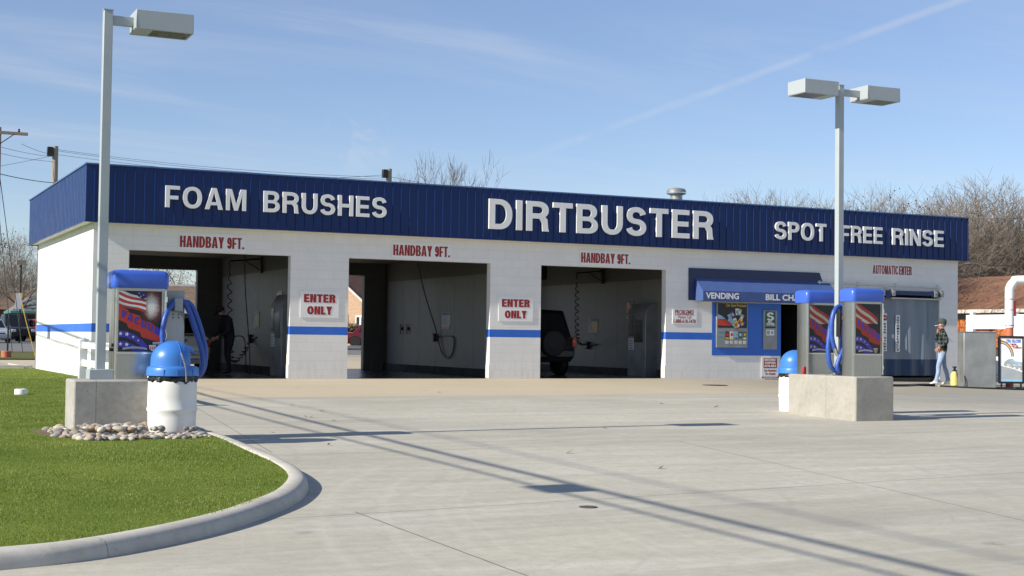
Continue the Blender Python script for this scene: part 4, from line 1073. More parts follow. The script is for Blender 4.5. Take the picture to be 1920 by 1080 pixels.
# ------------------------------------------------------------------ river stones round the plinth foot
protos = []
for i in range(6):
    mb = MB(); a = random.random()*6
    mb.lathe([(.001, -.5)]+[(.5*math.cos(R(q)), .5*math.sin(R(q))) for q in range(-64, 65, 21)]+[(.001, .5)], 12, fn=lambda x, y, z, a=a: ((x*(1+.16*math.sin(3*y+a)+.1*math.sin(5*z+a*2)))*1.0, (y*(1+.14*math.sin(4*x+a*1.7)))*.76, z*.56*(1+.2*math.sin(3*x+2*y+a))))
    me = mb.build('river_stone', M['rocks'][i % 5], angle=180); protos.append(me.data); bpy.data.objects.remove(me)
meshes = []
for d in protos:
    for m in M['rocks']:
        q = d.copy(); q.materials[0] = m; meshes.append(q)
spots = []; tries = 0
while len(spots) < 235 and tries < 9000:
    tries += 1
    x = random.uniform(-2.95, -1.24); y = random.uniform(-15.78, -14.05)
    if not in_bed(x, y+.1*random.random()) or (-2.57 < x and y > -14.74): continue
    if math.hypot(x+1.535, y+15.0) < .30: continue
    if x < -2.80 or (x < -2.62 and random.random() < .35): continue
    s = random.uniform(.05, .105) if random.random() < .8 else random.uniform(.10, .14)
    z = lawn_z(x, y)+s*.07
    for q in spots:
        if math.hypot(x-q[0], y-q[1]) < .34*(s+q[2]): break
    else: spots.append((x, y, s, z))
tries = 0
while len(spots) < 285 and tries < 3000:                      # a second course lying on the first
    tries += 1
    x = random.uniform(-2.5, -1.3); y = random.uniform(-15.35, -14.78)
    if math.hypot(x+1.535, y+15.0) < .32: continue
    s = random.uniform(.06, .12)
    if all(math.hypot(x-q[0], y-q[1]) > .3*(s+q[2]) or q[3] < lawn_z(x, y)+.04 for q in spots): spots.append((x, y, s, lawn_z(x, y)+.05+s*.2))
for x, y, s, z in spots:
    o = bpy.data.objects.new('river_stone', random.choice(meshes)); COL.objects.link(o)
    o.location = (x, y, z); o.scale = (s*random.uniform(.85, 1.25), s, s*random.uniform(.8, 1.1)); o.rotation_euler = (random.uniform(-.3, .3), random.uniform(-.3, .3), random.uniform(0, 6.28))
    tag(o, 'rounded river stone among the stones at the foot of the lawn plinth', 'stone', 'river stones round the lawn plinth')

# small fittings on the lawn and lot
mb = MB(); mb.lathe([(.10, 0), (.10, .085), (.094, .10), (.06, .102), (.055, .09), (.001, .09)], 24); tag(mb.build('pipe_cap', M['white'], loc=(-2.2, -7.1, lawn_z(-2.2, -7.1)-.01)), 'short white pipe cap sticking out of the lawn', 'pipe cap')
mb = MB(); mb.lathe([(.001, .004), (.28, .004), (.28, .0), (.30, .0)], 24); tag(mb.build('drain_cover', M['bayfoot'], loc=(13.35, -3.3, G(13.35, -3.3)+.004)), 'small dark round drain cover in the lot', 'drain cover')
mb = MB(); mb.lathe([(.001, .004), (.07, .004), (.075, 0)], 16); tag(mb.build('drain_cover', M['bayfoot'], loc=(.40, -21.0, G(.4, -21)+.002)), 'tiny dark round cover in the near concrete', 'drain cover')

# white rail fence behind the lawn plinth
t = thing('rail_fence', 'low white two rail fence between the lamp post and the building', 'fence', (-1.0, -5.4, 0))
z0 = lawn_z(-1.0, -5.4)-.05
for y in (0, -3.4):
    mb = MB(); mb.box(-.065, .065, y-.065, y+.065, z0, .835); mb.lathe([(.095, .835), (.095, .85), (.001, .885)], 4, (0, y, 0)); mb.build('post', M['vinyl'], t)
for za in (.385, .69):
    mb = MB(); mb.box(-.022, .022, -3.335, -.065, za, za+.115); mb.build('rail', M['vinyl'], t, bevel=.006)

# ------------------------------------------------------------------ overhead wires whose shadows cross the lot, and the utility poles
def cable(name, label, pts_, r, n=24, sag=.3, group=None):
    P = []
    for a, b in zip(pts_[:-1], pts_[1:]):
        a, b = Vector(a), Vector(b)
        for i in range(n):
            t_ = i/n; q = a.lerp(b, t_); q.z -= sag*4*t_*(1-t_); P.append(q)
    P.append(Vector(pts_[-1])); mb = MB(); mb.tube(P, r, 5); o = mb.build(name, M['wire']); return tag(o, label, 'cable', group)
def over(xs, ys, h):      # the point above that throws its shadow on ground point (xs, ys)
    z = h; k = (z-G(xs, ys))/SUNDIR.z; return (xs+SUNDIR.x*k, ys+SUNDIR.y*k, z)
cable('overhead_cable', 'thick overhead cable whose dark shadow crosses the lot', [over(a, b, 4.5+.6*(a-1)) for a, b in ((1.5, -38), (1.18, -30), (1.03, -22), (.98, -17), (.97, -12), (1.0, -6), (1.35, 1.1), (1.68, 4.7), (2.06, 8.9), (2.6, 14))], .029, 4, .0)
cable('overhead_cable', 'second overhead cable whose softer shadow runs beside the dark one', [over(a, b, 4.3+.6*(a-.6)) for a, b in ((1.1, -38), (.82, -30), (.66, -22), (.60, -18), (.48, -13), (.45, -8), (.58, -4), (1.0, 1.07), (1.23, 4.7), (1.47, 8.4), (1.85, 14))], .018, 4, .0)
cable('overhead_cable', 'thin overhead wire whose faint shadow lies farther across the lot', [over(1.9, -38, 9.2), over(1.78, -19.5, 9.1), over(1.79, -10, 9.1), over(1.43, -3, 9.0), over(1.0, 12, 9.0)], .013, 10, .0)
for (xs, ys, h, l) in ((.80, -19.85, 4.40, 'terminal box clamped between the overhead cables near the lot entrance'), (1.62, 6.55, 4.88, 'terminal box clamped between the overhead cables beside the building')):
    p = over(xs, ys, h); mb = MB(); mb.box(p[0]-.07, p[0]+.07, p[1]-.26, p[1]+.26, p[2]-.16, p[2]+.10); tag(mb.build('splice_box', M['wire'], bevel=.03), l, 'cable box')
def upole(label, x, y, zt, arm=None, box=False, r=.14):
    z0 = G(x, y)-.1; t = thing('utility_pole', label, 'utility pole', (x, y, z0))
    mb = MB(); mb.tube([(0, 0, 0), (0, 0, zt-z0)], [r*1.25, r], 12); mb.build('pole', M['wood'], t)
    if arm:
        mb = MB(); mb.box(-arm, arm, -.16, -.05, zt-z0-.28, zt-z0-.16); mb.build('crossarm', M['wood'], t)
        mb = MB(); mb.tube([(arm*.55, -.15, zt-z0-.25), (0, -.15, zt-z0-.75)], .02, 5); mb.tube([(-arm*.55, -.15, zt-z0-.25), (0, -.15, zt-z0-.75)], .02, 5); mb.build('brace', M['black'], t)
        for x_ in (-arm*.9, -.45, arm*.7):
            mb = MB(); mb.lathe([(.03, 0), (.05, .04), (.03, .08), (.045, .11), (.02, .14)], 8, (x_, -.10, zt-z0-.16)); mb.build('insulator', M['tyre'], t)
    if box:
        mb = MB(); mb.box(-.40, -.13, -.2, .05, zt-z0-.50, zt-z0-.06); mb.build('switch_box', M['black'], t, bevel=.02)
    return t
upole('wooden utility pole with crossarm at the picture edge beyond the lawn', .98, 30, 9.25, 1.15)
upole('weathered utility pole topped by a dark box above the left end of the fascia', 4.85, 42, 10.15, None, True)
upole('weathered utility pole top just showing above the fascia beside the bare tree', 21.95, 41, 10.0, None, True, .15)
P1, P2, P3 = (.98, 30), (4.85, 42), (21.95, 41)
w = 'utility wires strung between the poles'
for i, (a, b, s, l) in enumerate((((1.9, 29.9, 8.62), (4.8, 42, 9.72), .06, 'upper wire from the crossarm pole to the boxed pole'), ((1.0, 29.8, 8.45), (4.8, 41.8, 9.6), .06, 'second wire from the crossarm pole to the boxed pole'), ((1.1, 30, 8.2), (4.8, 42.1, 9.4), .06, 'third wire from the crossarm pole to the boxed pole'), ((1.1, 29.9, 7.35), (4.86, 42, 8.34), .05, 'thick lower cable from the crossarm pole to the boxed pole'),
    ((4.85, 42, 10.0), (21.9, 41, 9.55), .25, 'upper wire sagging from the boxed pole behind the fascia'), ((4.85, 42.1, 9.95), (21.9, 41.1, 9.45), .27, 'second wire sagging from the boxed pole behind the fascia'), ((4.85, 42, 9.75), (21.9, 41, 9.3), .25, 'third wire sagging from the boxed pole behind the fascia'), ((4.85, 42, 9.7), (-6, 40, 7.2), .2, 'wire slanting down from the boxed pole past the crossarm pole'), ((21.9, 41, 9.7), (13, 34, 8.3), .1, 'wire slanting down from the pole beside the bare tree'), ((21.95, 41, 9.6), (29, 39, 8.6), .1, 'wire running on from the pole beside the bare tree'))):
    cable('utility_wire', l, [a, b], .009 if i != 3 else .018, 16, s, w)
for i, (x1, l) in enumerate(((1.75, 'guy wire of the crossarm pole with a strain insulator'), (1.35, 'guy wire nearest the crossarm pole'))):
    cable('guy_wire', l, [(1.05, 30, 7.6 if i == 0 else 6.2), (x1+.35, 29.5, .1)], .016, 4, 0)
cable('utility_wire', 'long wire low in the sky behind the thicket', [(34, 60, 9.9), (95, 48, 11.6)], .03, 20, .5, w)
cable('utility_wire', 'long wire crossing in front of the bare trees at the picture edge', [(40, 24, 4.9), (75, 20, 6.0)], .03, 20, .3, w)
mb = MB(); mb.tube([(1.62, 21.5, 0.0), (1.22, 21.4, 1.4), (.98, 21.3, 2.35)], .015, 8); tag(mb.build('guy_guard', M['yellowprint']), 'slanting yellow guy wire guard on the verge', 'guy guard')
t = thing('road_stake', 'thin black stake standing in an orange footing on the verge', 'stake', (.62, 21.6, G(0, 21.6)+.04))
mb = MB(); mb.lathe([(.17, 0), (.17, .2), (.15, .22), (.001, .22)], 16); mb.build('footing', M['pipeorange'], t)
mb = MB(); mb.tube([(.04, 0, .2), (.05, 0, 1.35)], .03, 8); mb.build('stake', M['black'], t)
t = thing('street_lamp', 'thin dark street lamp with a box head and white banner across the road', 'street lamp', (5.9, 64, G(5.9, 64)))
mb = MB(); mb.tube([(0, 0, 0), (0, 0, 5.1)], .06, 8); mb.build('pole', M['black'], t)
mb = MB(); mb.box(-.3, .3, -.15, .15, 4.95, 5.25); mb.build('lamp_head', M['wood'], t)
mb = MB(); mb.box(-.32, .08, -.10, -.07, 2.15, 3.15); mb.build('banner', M['signwhite'], t)

# ------------------------------------------------------------------ vehicles
def car(label, cat, loc, rz, col, kind='sedan', L_=4.6, Wd=1.78, Ht=1.42, rough=.25, back=True, name=None, group=None):
    t = thing(name or {'sedan': 'sedan_car', 'suv': 'sport_utility_car', 'pickup': 'pickup_truck'}[kind], label, cat, loc, rz, group)
    paint = pm('car_paint', col, rough, var=.05, coat=.5 if rough < .4 else .0, spec=.5 if rough < .4 else .25)
    hl_, hw = L_/2, Wd/2
    if kind == 'sedan': zb, hood, tr = .92, .86, .95; A, Bp, C, D_ = -hl_+.62, -hl_+1.25, .55, 1.25
    elif kind == 'suv': zb, hood, tr = 1.02, .98, 1.02; A, Bp, C, D_ = -hl_+.10, -hl_+.42, .50, 1.15
    else: zb, hood, tr = 1.08, 1.04, 1.08; A, Bp, C, D_ = -.35, -.15, .75, 1.35
    g = .22 if kind == 'sedan' else .34
    st = [(-hl_, g+.10, tr-.16, hw*.90), (-hl_+.05, g+.02, tr-.05, hw*.95), (-hl_+.4, g, tr, hw), (A if kind != 'suv' else -hl_+.8, g, zb, hw), (0, g, zb, hw), (D_, g, zb-.02, hw), (hl_-.35, g, hood-.06, hw*.97), (hl_-.06, g+.04, hood-.16, hw*.90), (hl_, g+.12, hood-.28, hw*.84)]
    secs = []
    for y, z0, z1, w in st:
        q = [(w*.86, z0), (w*.97, z0+.12), (w, z0+(z1-z0)*.5), (w*.985, z1-.12), (w*.93, z1-.02), (w*.80, z1+.006)]
        secs.append([(x, y, z) for x, z in q]+[(-x, y, z) for x, z in q[::-1]])
    mb = MB(); mb.loft(secs, 0); body = mb.build('body', paint, t, angle=38)
    hb, hr = hw*.90, hw*.74
    if kind == 'suv': hr = hw*.80
    zt = Ht; z0 = zb-.03
    P = {}
    for s in (-1, 1):
        P[s] = [Vector((s*hb, A, z0)), Vector((s*hr, Bp, zt)), Vector((s*hr, C, zt)), Vector((s*hb, D_, z0))]
    mb = MB(); vs = P[-1]+P[1]
    crown = [Vector((0, Bp+.05, zt+.03)), Vector((0, C-.05, zt+.03))]
    mb.add(vs+crown, [(0, 1, 2, 3), (4, 7, 6, 5), (0, 4, 5, 1), (3, 2, 6, 7), (1, 5, 8), (1, 8, 9, 2), (5, 6, 9, 8), (2, 9, 6)], 0)
    mb.build('cabin', paint, t, bevel=.05, bseg=3)
    def bil(a, b, c, d, u, v): return a.lerp(b, u).lerp(d.lerp(c, u), v)
    def win(nm, a, b, c, d, us, vs_):
        nrm = (b-a).cross(d-a).normalized(); ce = (a+b+c+d)/4
        if nrm.dot(ce-Vector((0, (A+D_)/2, 1.1))) < 0: nrm = -nrm
        mb = MB(); pts_ = [bil(a, b, c, d, u, v)+nrm*.012 for u, v in ((us[0], vs_[0]), (us[1], vs_[0]), (us[1], vs_[1]), (us[0], vs_[1]))]
        mb.add(pts_, [(0, 1, 2, 3)], 0); mb.build(nm, M['glass'], t, recalc=False)
    win('rear_window', P[-1][0], P[1][0], P[1][1], P[-1][1], (.08, .92), (.16, .88))
    win('windscreen', P[-1][3], P[1][3], P[1][2], P[-1][2], (.06, .94), (.08, .92))
    for s in (-1, 1):
        a, b, c, d = P[s][0], P[s][3], P[s][2], P[s][1]
        n_ = 2 if kind != 'suv' else 3
        ed = {2: (.10, .50, .90), 3: (.06, .34, .62, .92)}[n_]
        for i in range(n_): win('side_window', a, b, c, d, (ed[i]+.015, ed[i+1]-.015), (.12, .86))
    if kind == 'pickup':
        mb = MB(); mb.box(-hw*.8, hw*.8, -hl_+.1, A-.1, tr+.002, tr+.006); mb.build('bed_liner', M['black'], t)
    rw = .33 if kind == 'sedan' else .37
    for s in (-1, 1):
        for y in (-hl_+.85, hl_-.88):
            mb = MB(); mb.lathe([(rw*.6, -.10), (rw*.95, -.10), (rw, -.07), (rw, .07), (rw*.95, .10), (rw*.6, .10)], 28, (0, 0, 0), axis='X')
            o = mb.build('wheel', M['tyre'], t, loc=(s*(hw-.085), y, rw), angle=50)
            mb = MB(); mb.lathe([(.001, .085), (rw*.25, .09), (rw*.55, .07), (rw*.62, .09)], 24, axis='X') if s > 0 else mb.lathe([(.001, -.085), (rw*.25, -.09), (rw*.55, -.07), (rw*.62, -.09)], 24, axis='X')
            mb.build('rim', M['rim'], o)
            mb = MB(); mb.lathe([(rw*1.12, -.012), (rw*1.12, .012)], 28, (s*(hw-.012), y, rw+.02), 0, axis='X'); mb.build('wheel_well_shade', M['black'], t)  # black disc stands in for the shaded wheel well, which is not cut
    for s in (-1, 1):
        mb = MB()
        if kind == 'suv': mb.box(s*hw*.93-.07, s*hw*.93+.05, -hl_-.01, -hl_+.12, .74, 1.0, 0); mb.box(s*hw*.93-.07, s*hw*.93+.05, -hl_-.015, -hl_+.1, .86, .92, 1)
        else: mb.box(s*hw*.80-.16, s*hw*.80+.12, -hl_-.018, -hl_+.1, tr-.30, tr-.12, 0); mb.box(s*hw*.80-.05, s*hw*.80+.0, -hl_-.022, -hl_+.1, tr-.28, tr-.14, 1)
        mb.build('taillight', [M['tail'], M['amber'] if kind == 'suv' else M['head']], t, bevel=.012)
        mb = MB(); mb.box(s*hw*.68-.16, s*hw*.68+.14, hl_-.16, hl_+.012, hood-.40, hood-.22); mb.build('headlight', M['head'], t, bevel=.02)
    mb = MB(); mb.box(-hw*.88, hw*.88, -hl_-.07, -hl_+.1, g+.12, g+.34); mb.build('bumper', paint if kind == 'sedan' else M['black'], t, bevel=.04, bseg=3)
    mb = MB(); mb.box(-hw*.84, hw*.84, hl_-.1, hl_+.05, g+.08, g+.30); mb.build('bumper', paint if kind == 'sedan' else M['black'], t, bevel=.04, bseg=3)
    mb = MB(); mb.box(-.45, .45, hl_-.05, hl_+.012, hood-.40, hood-.26); mb.build('grille', M['black'], t)
    mb = MB(); mb.box(-.16, .16, -hl_-.025, -hl_+.02, tr-.32, tr-.17); mb.build('licence_plate', M['signwhite'], t)
    for s in (-1, 1):
        mb = MB(); mb.box(s*(hw+.09)-.09, s*(hw+.09)+.09, D_-.28, D_-.16, zb+.02, zb+.15); mb.build('mirror', paint if kind == 'sedan' else M['black'], t, bevel=.03)
    return t
c1 = car('white saloon with gold stripe and SHERIFF lettering parked in the first bay', 'car', (2.62, 6.35, .006), 0, (.72, .72, .70), 'sedan', 4.75, 1.84, 1.42)
mb = MB(); mb.box(-.80, .80, -2.375-.075, -2.375-.070, .44, .475); mb.build('gold_stripe', M['amber'], c1)
mb = MB(); letters(mb, 'SHERIFF', .62, .075, lambda a, b, d: (-.31+a, -2.375-.012-d, .765+b), 0, .004); mb.build('lettering', M['black'], c1)
c2 = car('black sport utility car with a spare wheel on its tail in the third bay', 'car', (11.82, 4.35, .006), R(0), (.010, .010, .011), 'suv', 4.3, 1.78, 1.70, .5)
mb = MB(); mb.lathe([(.001, -.02), (.30, -.02), (.33, .0), (.345, .05), (.345, .12), (.32, .16), (.001, .17)], 32, (.12, -2.36, .84), axis='Y'); mb.build('spare_wheel', M['tyre'], c2, angle=50)
car('silver car parked across the road behind the black stake', 'car', (4.15, 64.8, G(5, 65)+.01), R(188), (.42, .47, .53), 'sedan', 4.6, 1.8, 1.45, group='cars parked across the road')
car('red sport utility car facing the road beside the building edge', 'car', (8.55, 73.5, G(8, 73)+.01), R(196), (.36, .02, .025), 'suv', 4.5, 1.85, 1.55, group='cars parked across the road')
car('black pickup truck parked between the silver car and the red car', 'pickup truck', (6.55, 74, G(6.5, 74)+.01), R(190), (.014, .015, .02), 'pickup', 5.3, 1.95, 1.86, group='cars parked across the road')
car('dark blue pickup truck parked behind the silver car', 'pickup truck', (5.3, 82, G(5, 82)+.01), R(100), (.025, .06, .19), 'pickup', 5.4, 1.95, 1.95, group='cars parked across the road')
car('dark red car seen through the middle bay before the brick house', 'car', (26.95, 55.6, G(26, 56)+.05), R(-112), (.11, .007, .012), 'sedan', 4.7, 1.85, 1.5)

# ------------------------------------------------------------------ people
def skin_body(name, V, E, root, zones, mats, parent, sub=2):
    me = bpy.data.meshes.new(name); keys = list(V); idx = {k: i for i, k in enumerate(keys)}
    me.from_pydata([V[k][0] for k in keys], [(idx[a], idx[b]) for a, b in E], [])
    o = bpy.data.objects.new(name, me); COL.objects.link(o)
    sk = o.modifiers.new('skin', 'SKIN'); sk.use_smooth_shade = True
    for i, k in enumerate(keys):
        r = V[k][1]; me.skin_vertices[0].data[i].radius = r if isinstance(r, tuple) else (r, r)
    me.skin_vertices[0].data[idx[root]].use_root = True
    o.modifiers.new('sub', 'SUBSURF').levels = sub; o.modifiers['sub'].render_levels = sub
    bpy.context.view_layer.update()
    ev = o.evaluated_get(bpy.context.evaluated_depsgraph_get()); nm = bpy.data.meshes.new_from_object(ev)
    bpy.data.objects.remove(o); bpy.data.meshes.remove(me)
    nm.name = name
    nm.materials.clear()
    for m in mats: nm.materials.append(m)
    for p in nm.polygons: p.material_index = zones(p.center); p.use_smooth = True
    b = bpy.data.objects.new('body', nm); COL.objects.link(b); b.parent = parent
    return b
def human(label, loc, rz, s, jacket, legs, shoes, pose, hat=None):
    t = thing('person', label, 'person', loc, rz)
    J = {'pelvis': ((0, 0, .93), (.155, .115)), 'waist': ((0, 0, 1.06), (.175, .135)), 'chest': ((0, .01, 1.28), (.19, .145)), 'neck0': ((0, 0, 1.43), (.085, .075)), 'neck': ((0, .012, 1.49), (.058, .06)), 'jaw': ((0, .035, 1.555), (.064, .078)), 'head': ((0, .02, 1.64), (.076, .092)), 'crown': ((0, .01, 1.715), (.062, .075)), 'nose': ((0, .125, 1.605), .014)}
    Ed = [('pelvis', 'waist'), ('waist', 'chest'), ('chest', 'neck0'), ('neck0', 'neck'), ('neck', 'jaw'), ('jaw', 'head'), ('head', 'crown'), ('head', 'nose')]
    for sd, n in ((-1, 'l'), (1, 'r')):
        J['ear'+n] = ((sd*.088, .01, 1.615), .016); Ed.append(('head', 'ear'+n))
        J['hip'+n] = ((sd*.095, 0, .86), (.105, .10)); J['knee'+n] = (pose['knee'+n], .066); J['calf'+n] = (tuple((Vector(pose['knee'+n])*.62+Vector(pose['ankle'+n])*.38)+Vector((0, -.02, 0))), .062); J['ankle'+n] = (pose['ankle'+n], .047)
        a = Vector(pose['ankle'+n]); J['heel'+n] = (tuple(a+Vector((0, -.045, -.05))), .04); J['ball'+n] = (tuple(a+Vector((sd*.02, .11, -.06))), (.047, .032)); J['toe'+n] = (tuple(a+Vector((sd*.025, .175, -.066))), (.038, .024))
        Ed += [('pelvis', 'hip'+n), ('hip'+n, 'knee'+n), ('knee'+n, 'calf'+n), ('calf'+n, 'ankle'+n), ('ankle'+n, 'heel'+n), ('ankle'+n, 'ball'+n), ('ball'+n, 'toe'+n)]
        J['sh'+n] = ((sd*.195, -.005, 1.385), .083); J['elb'+n] = (pose['elb'+n], .066); J['wr'+n] = (pose['wr'+n], .036)
        w = Vector(pose['wr'+n]); d = (w-Vector(pose['elb'+n])).normalized(); side = d.cross(Vector((sd, .2, 0))).normalized()
        palm = w+d*.06; J['palm'+n] = (tuple(palm), (.038, .02)); Ed += [('chest', 'sh'+n), ('sh'+n, 'elb'+n), ('elb'+n, 'wr'+n), ('wr'+n, 'palm'+n)]
        for i, (o, ln) in enumerate(((-.030, .066), (-.010, .078), (.010, .074), (.030, .058))):
            b0 = palm+d*.035+side*o; b1 = b0+d*ln*.55; b2 = b1+(d*.6+Vector((-sd*.5, 0, -.3))).normalized()*ln*.5
            for q, p in enumerate((b0, b1, b2)): J['f%d%d%s' % (i, q, n)] = (tuple(p), .0095)
            Ed += [('palm'+n, 'f%d0%s' % (i, n)), ('f%d0%s' % (i, n), 'f%d1%s' % (i, n)), ('f%d1%s' % (i, n), 'f%d2%s' % (i, n))]
        t0 = w+d*.035+side*-.035; t1 = t0+(d*.6-side*.7).normalized()*.045
        J['t0'+n] = (tuple(t0), .011); J['t1'+n] = (tuple(t1), .0095); Ed += [('wr'+n, 't0'+n), ('t0'+n, 't1'+n)]
    J = {k: (tuple(q*s for q in p), tuple(q*s for q in r) if isinstance(r, tuple) else r*s) for k, (p, r) in J.items()}
    hands = [Vector(J['palm'+n][0]) for n in 'lr']
    if pose.get('bow'):
        a, piv = pose['bow'], Vector((0, 0, 1.0*s)); up = {k for k in J if k[:3] in ('wai', 'che', 'nec', 'jaw', 'hea', 'cro', 'nos', 'ear')}-{'heell', 'heelr'}
        up |= {k for k in J if k[:2] in ('sh',)}
        for k in up: J[k] = (tuple(Matrix.Rotation(-a, 3, 'X') @ (Vector(J[k][0])-piv)+piv), J[k][1])
        if pose.get('nod'):
            pv = Vector(J['neck'][0])
            for k in ('jaw', 'head', 'crown', 'nose', 'earl', 'earr'): J[k] = (tuple(Matrix.Rotation(-pose['nod'], 3, 'X') @ (Vector(J[k][0])-pv)+pv), J[k][1])
    wl = [Vector(J['wr'+n][0]) for n in 'lr']; hz = Vector(J['neck'][0]).z
    def zones(c):
        for h, w in zip(hands, wl):
            if (c-h).length < .12*s and (c-h).length < (c-w).length+.05: 
                if (c-w).length > .0 and (c-h).dot(h-w) > -.004: return 0
        if c.z > hz+.015: return 0
        if c.z < .095*s: return 3
        if c.z < .86*s or (c.z < .90*s and abs(c.x) < .22*s): return 2
        return 1
    b = skin_body('person_body', J, Ed, 'pelvis', zones, [M['skin'], jacket, legs, shoes], t)
    hp, cp = Vector(J['head'][0]), Vector(J['crown'][0]); ax = (cp-hp).normalized()
    fw = (Vector(J['nose'][0])-hp); fw = (fw-ax*fw.dot(ax)).normalized(); rt = fw.cross(ax)
    T = Matrix((rt, fw, ax)).transposed().to_4x4(); T.translation = hp
    def tm(vs): return [tuple(T @ Vector(v)) for v in vs]
    mb = MB(); mb.lathe([(.096*s, -.02*s), (.103*s, .015*s), (.103*s, .05*s), (.09*s, .10*s), (.06*s, .128*s), (.001, .138*s)], 20, fn=lambda x, y, z: (x*.92, y*1.08-.012*s-(0.0), z)); mb.v = tm(mb.v)
    if hat:
        k = len(mb.v); br = []
        for d in (.085, .17):
            for i in range(9): u = -1+2*i/8; br.append((u*.085*s, (d*(1-.28*u*u if d > .1 else 1-.5*u*u))*s, (.028-.012*abs(u)-(.02 if d > .1 else 0))*s))
        br += [(x, y, z-.008*s) for x, y, z in br]
        mb.add(tm(br), [(i, i+1, 9+i+1, 9+i) for i in range(8)]+[(18+i, 27+i, 27+i+1, 18+i+1) for i in range(8)]+[(9+i, 9+i+1, 27+i+1, 27+i) for i in range(8)], 0)
        mb.build('cap', hat, t, recalc=False)
        mb = MB(); mb.lathe([(.090*s, -.075*s), (.094*s, -.03*s), (.094*s, .0)], 16, fn=lambda x, y, z: (x*.95, min(y*1.05-.012*s, .02*s), z)); mb.v = tm(mb.v); mb.build('hair', M['hair'], t, recalc=False)
    else: mb.build('hair', M['darkcloth'], t, recalc=False)
    mb = MB()
    for sd in (-1, 1): mb.lathe([(.001, -.011*s), (.010*s, 0), (.001, .011*s)], 8, (sd*.033*s, .088*s, -.008*s)); 
    mb.box(-.022*s, .022*s, .098*s, .108*s, -.088*s, -.080*s)
    mb.v = tm(mb.v); mb.build('face_features', M['hair'], t)
    return t
human('man in grey cap, dark plaid jacket and jeans smoking by the curtain bay', (21.33, -1.95, G(21.3, -1.95)), R(52), .985, M['plaid'], M['jeans'], M['shoe'],
      dict(kneel=(-.10, .11, .49), anklel=(-.12, .17, .10), kneer=(.12, -.05, .49), ankler=(.14, -.16, .10), elbl=(-.27, -.10, 1.14), wrl=(-.21, .08, 1.0), elbr=(.27, .15, 1.20), wrr=(.11, .11, 1.41)), M['capgreen'])
mb = MB(); mb.tube([(21.33-.09, -1.95+.075, G(21.3, -1.95)+1.555), (21.33-.155, -1.95+.125, G(21.3, -1.95)+1.55)], .006, 6); tag(mb.build('cigarette', M['signwhite']), 'white cigarette held at the mouth of the capped man', 'cigarette')
human('person in dark clothes bending over beside the white car in the first bay', (3.74, 3.15, .006), R(96), .97, M['darkcloth'], M['darkcloth'], M['black'],
      dict(kneel=(-.12, .08, .48), anklel=(-.14, .06, .10), kneer=(.12, .02, .48), ankler=(.14, -.06, .10), elbl=(-.30, .14, 1.08), wrl=(-.20, .36, .94), elbr=(.30, .12, 1.08), wrr=(.20, .34, .90), bow=R(16), nod=R(26)), M['darkcloth'])
# pump sprayer
t = thing('pump_sprayer', 'yellow pump sprayer bottle with black nozzle at the man\'s feet', 'sprayer', (21.42, -2.3, G(21.4, -2.3)))
mb = MB(); mb.lathe([(.09, 0), (.105, .02), (.105, .26), (.09, .33), (.05, .365), (.04, .38)], 20); mb.build('bottle', M['jug'], t)
mb = MB(); mb.lathe([(.05, .375), (.05, .41), (.03, .42), (.03, .47), (.06, .475), (.06, .50), (.001, .505)], 14); mb.build('pump_cap', M['black'], t)
mb = MB(); mb.tube(smooth_path3([(.03, -.02, .40), (.09, -.08, .34), (.10, -.10, .2), (.04, -.12, .16), (-.03, -.11, .28), (.0, -.05, .40)]), .008, 6); mb.build('hose', M['black'], t)

# ------------------------------------------------------------------ things at the right of the lot
t = thing('metal_cabinet', 'plain grey galvanised cabinet standing between the man and the poster stand', 'cabinet', (21.36, -3.27, G(21.4, -3.3)), R(-27))
mb = MB(); mb.box(-.41, .41, 0, .55, 0, 1.40); mb.build('casing', M['galv'], t, bevel=.015)
mb = MB(); mb.box(-.42, .42, -.012, .56, 1.40, 1.425); mb.build('lid', M['galv'], t)
mb = MB(); mb.tube(smooth_path3([(-.40, -.02, .30), (-.37, -.03, .15), (-.39, -.05, .03), (-.2, -.12, .01), (.1, -.2, .01)]), .01, 6); mb.build('cord', M['black'], t)
t = thing('poster_stand', 'black framed poster stand with TRI GLOSS rainbow car poster', 'poster stand', (22.06, -3.62, G(22, -3.6)), R(-30))
mb = MB(); w, h0, h1 = .315, .13, 1.335
for a in ((-w, w, h1-.05, h1), (-w, w, h0, h0+.05), (-w, -w+.045, h0+.05, h1-.05), (w-.045, w, h0+.05, h1-.05)): mb.box(a[0], a[1], -.03, .03, a[2], a[3])
mb.build('frame', M['black'], t, bevel=.008)
for s in (-1, 1):
    mb = MB(); mb.box(s*.24-.03, s*.24+.03, -.28, .28, 0, .04); mb.box(s*.24-.02, s*.24+.02, -.02, .02, .04, .14); mb.build('foot', M['black'], t, bevel=.006)
mb = MB(); fp = lambda a, b, d: (a, -.008-d, b)
mb.box(-.27, .27, -.008, .008, .18, 1.285, 0)
ar = [(-.25+.0, 1.24)]
for i, m in enumerate((3, 5, 4, 2)):
    ro, ri = .34-.018*i, .34-.018*(i+1)
    P = [(-.27+ro*1.0*math.cos(R(a)), .80+ro*1.25*math.sin(R(a))) for a in range(2, 91, 8)]; Q = [(-.27+ri*math.cos(R(a)), .80+ri*1.25*math.sin(R(a))) for a in range(2, 91, 8)]
    mb.ext(P+Q[::-1], [], fp, 0, .001, m)
mb.ext([(-.27, .18), (.27, .18), (.27, .42), (.05, .50), (-.27, .58)], [], fp, 0, .0008, 1)
mb.ext([(-.27, .18), (.27, .18), (.27, .23), (-.27, .23)], [], fp, 0, .0016, 6)
mb.ext([(-.19, .60), (-.16, .68), (-.08, .74), (.02, .76), (.10, .70), (.27, .67), (.27, .46), (.10, .50), (-.05, .56), (-.16, .57)], [], fp, 0, .0022, 1)
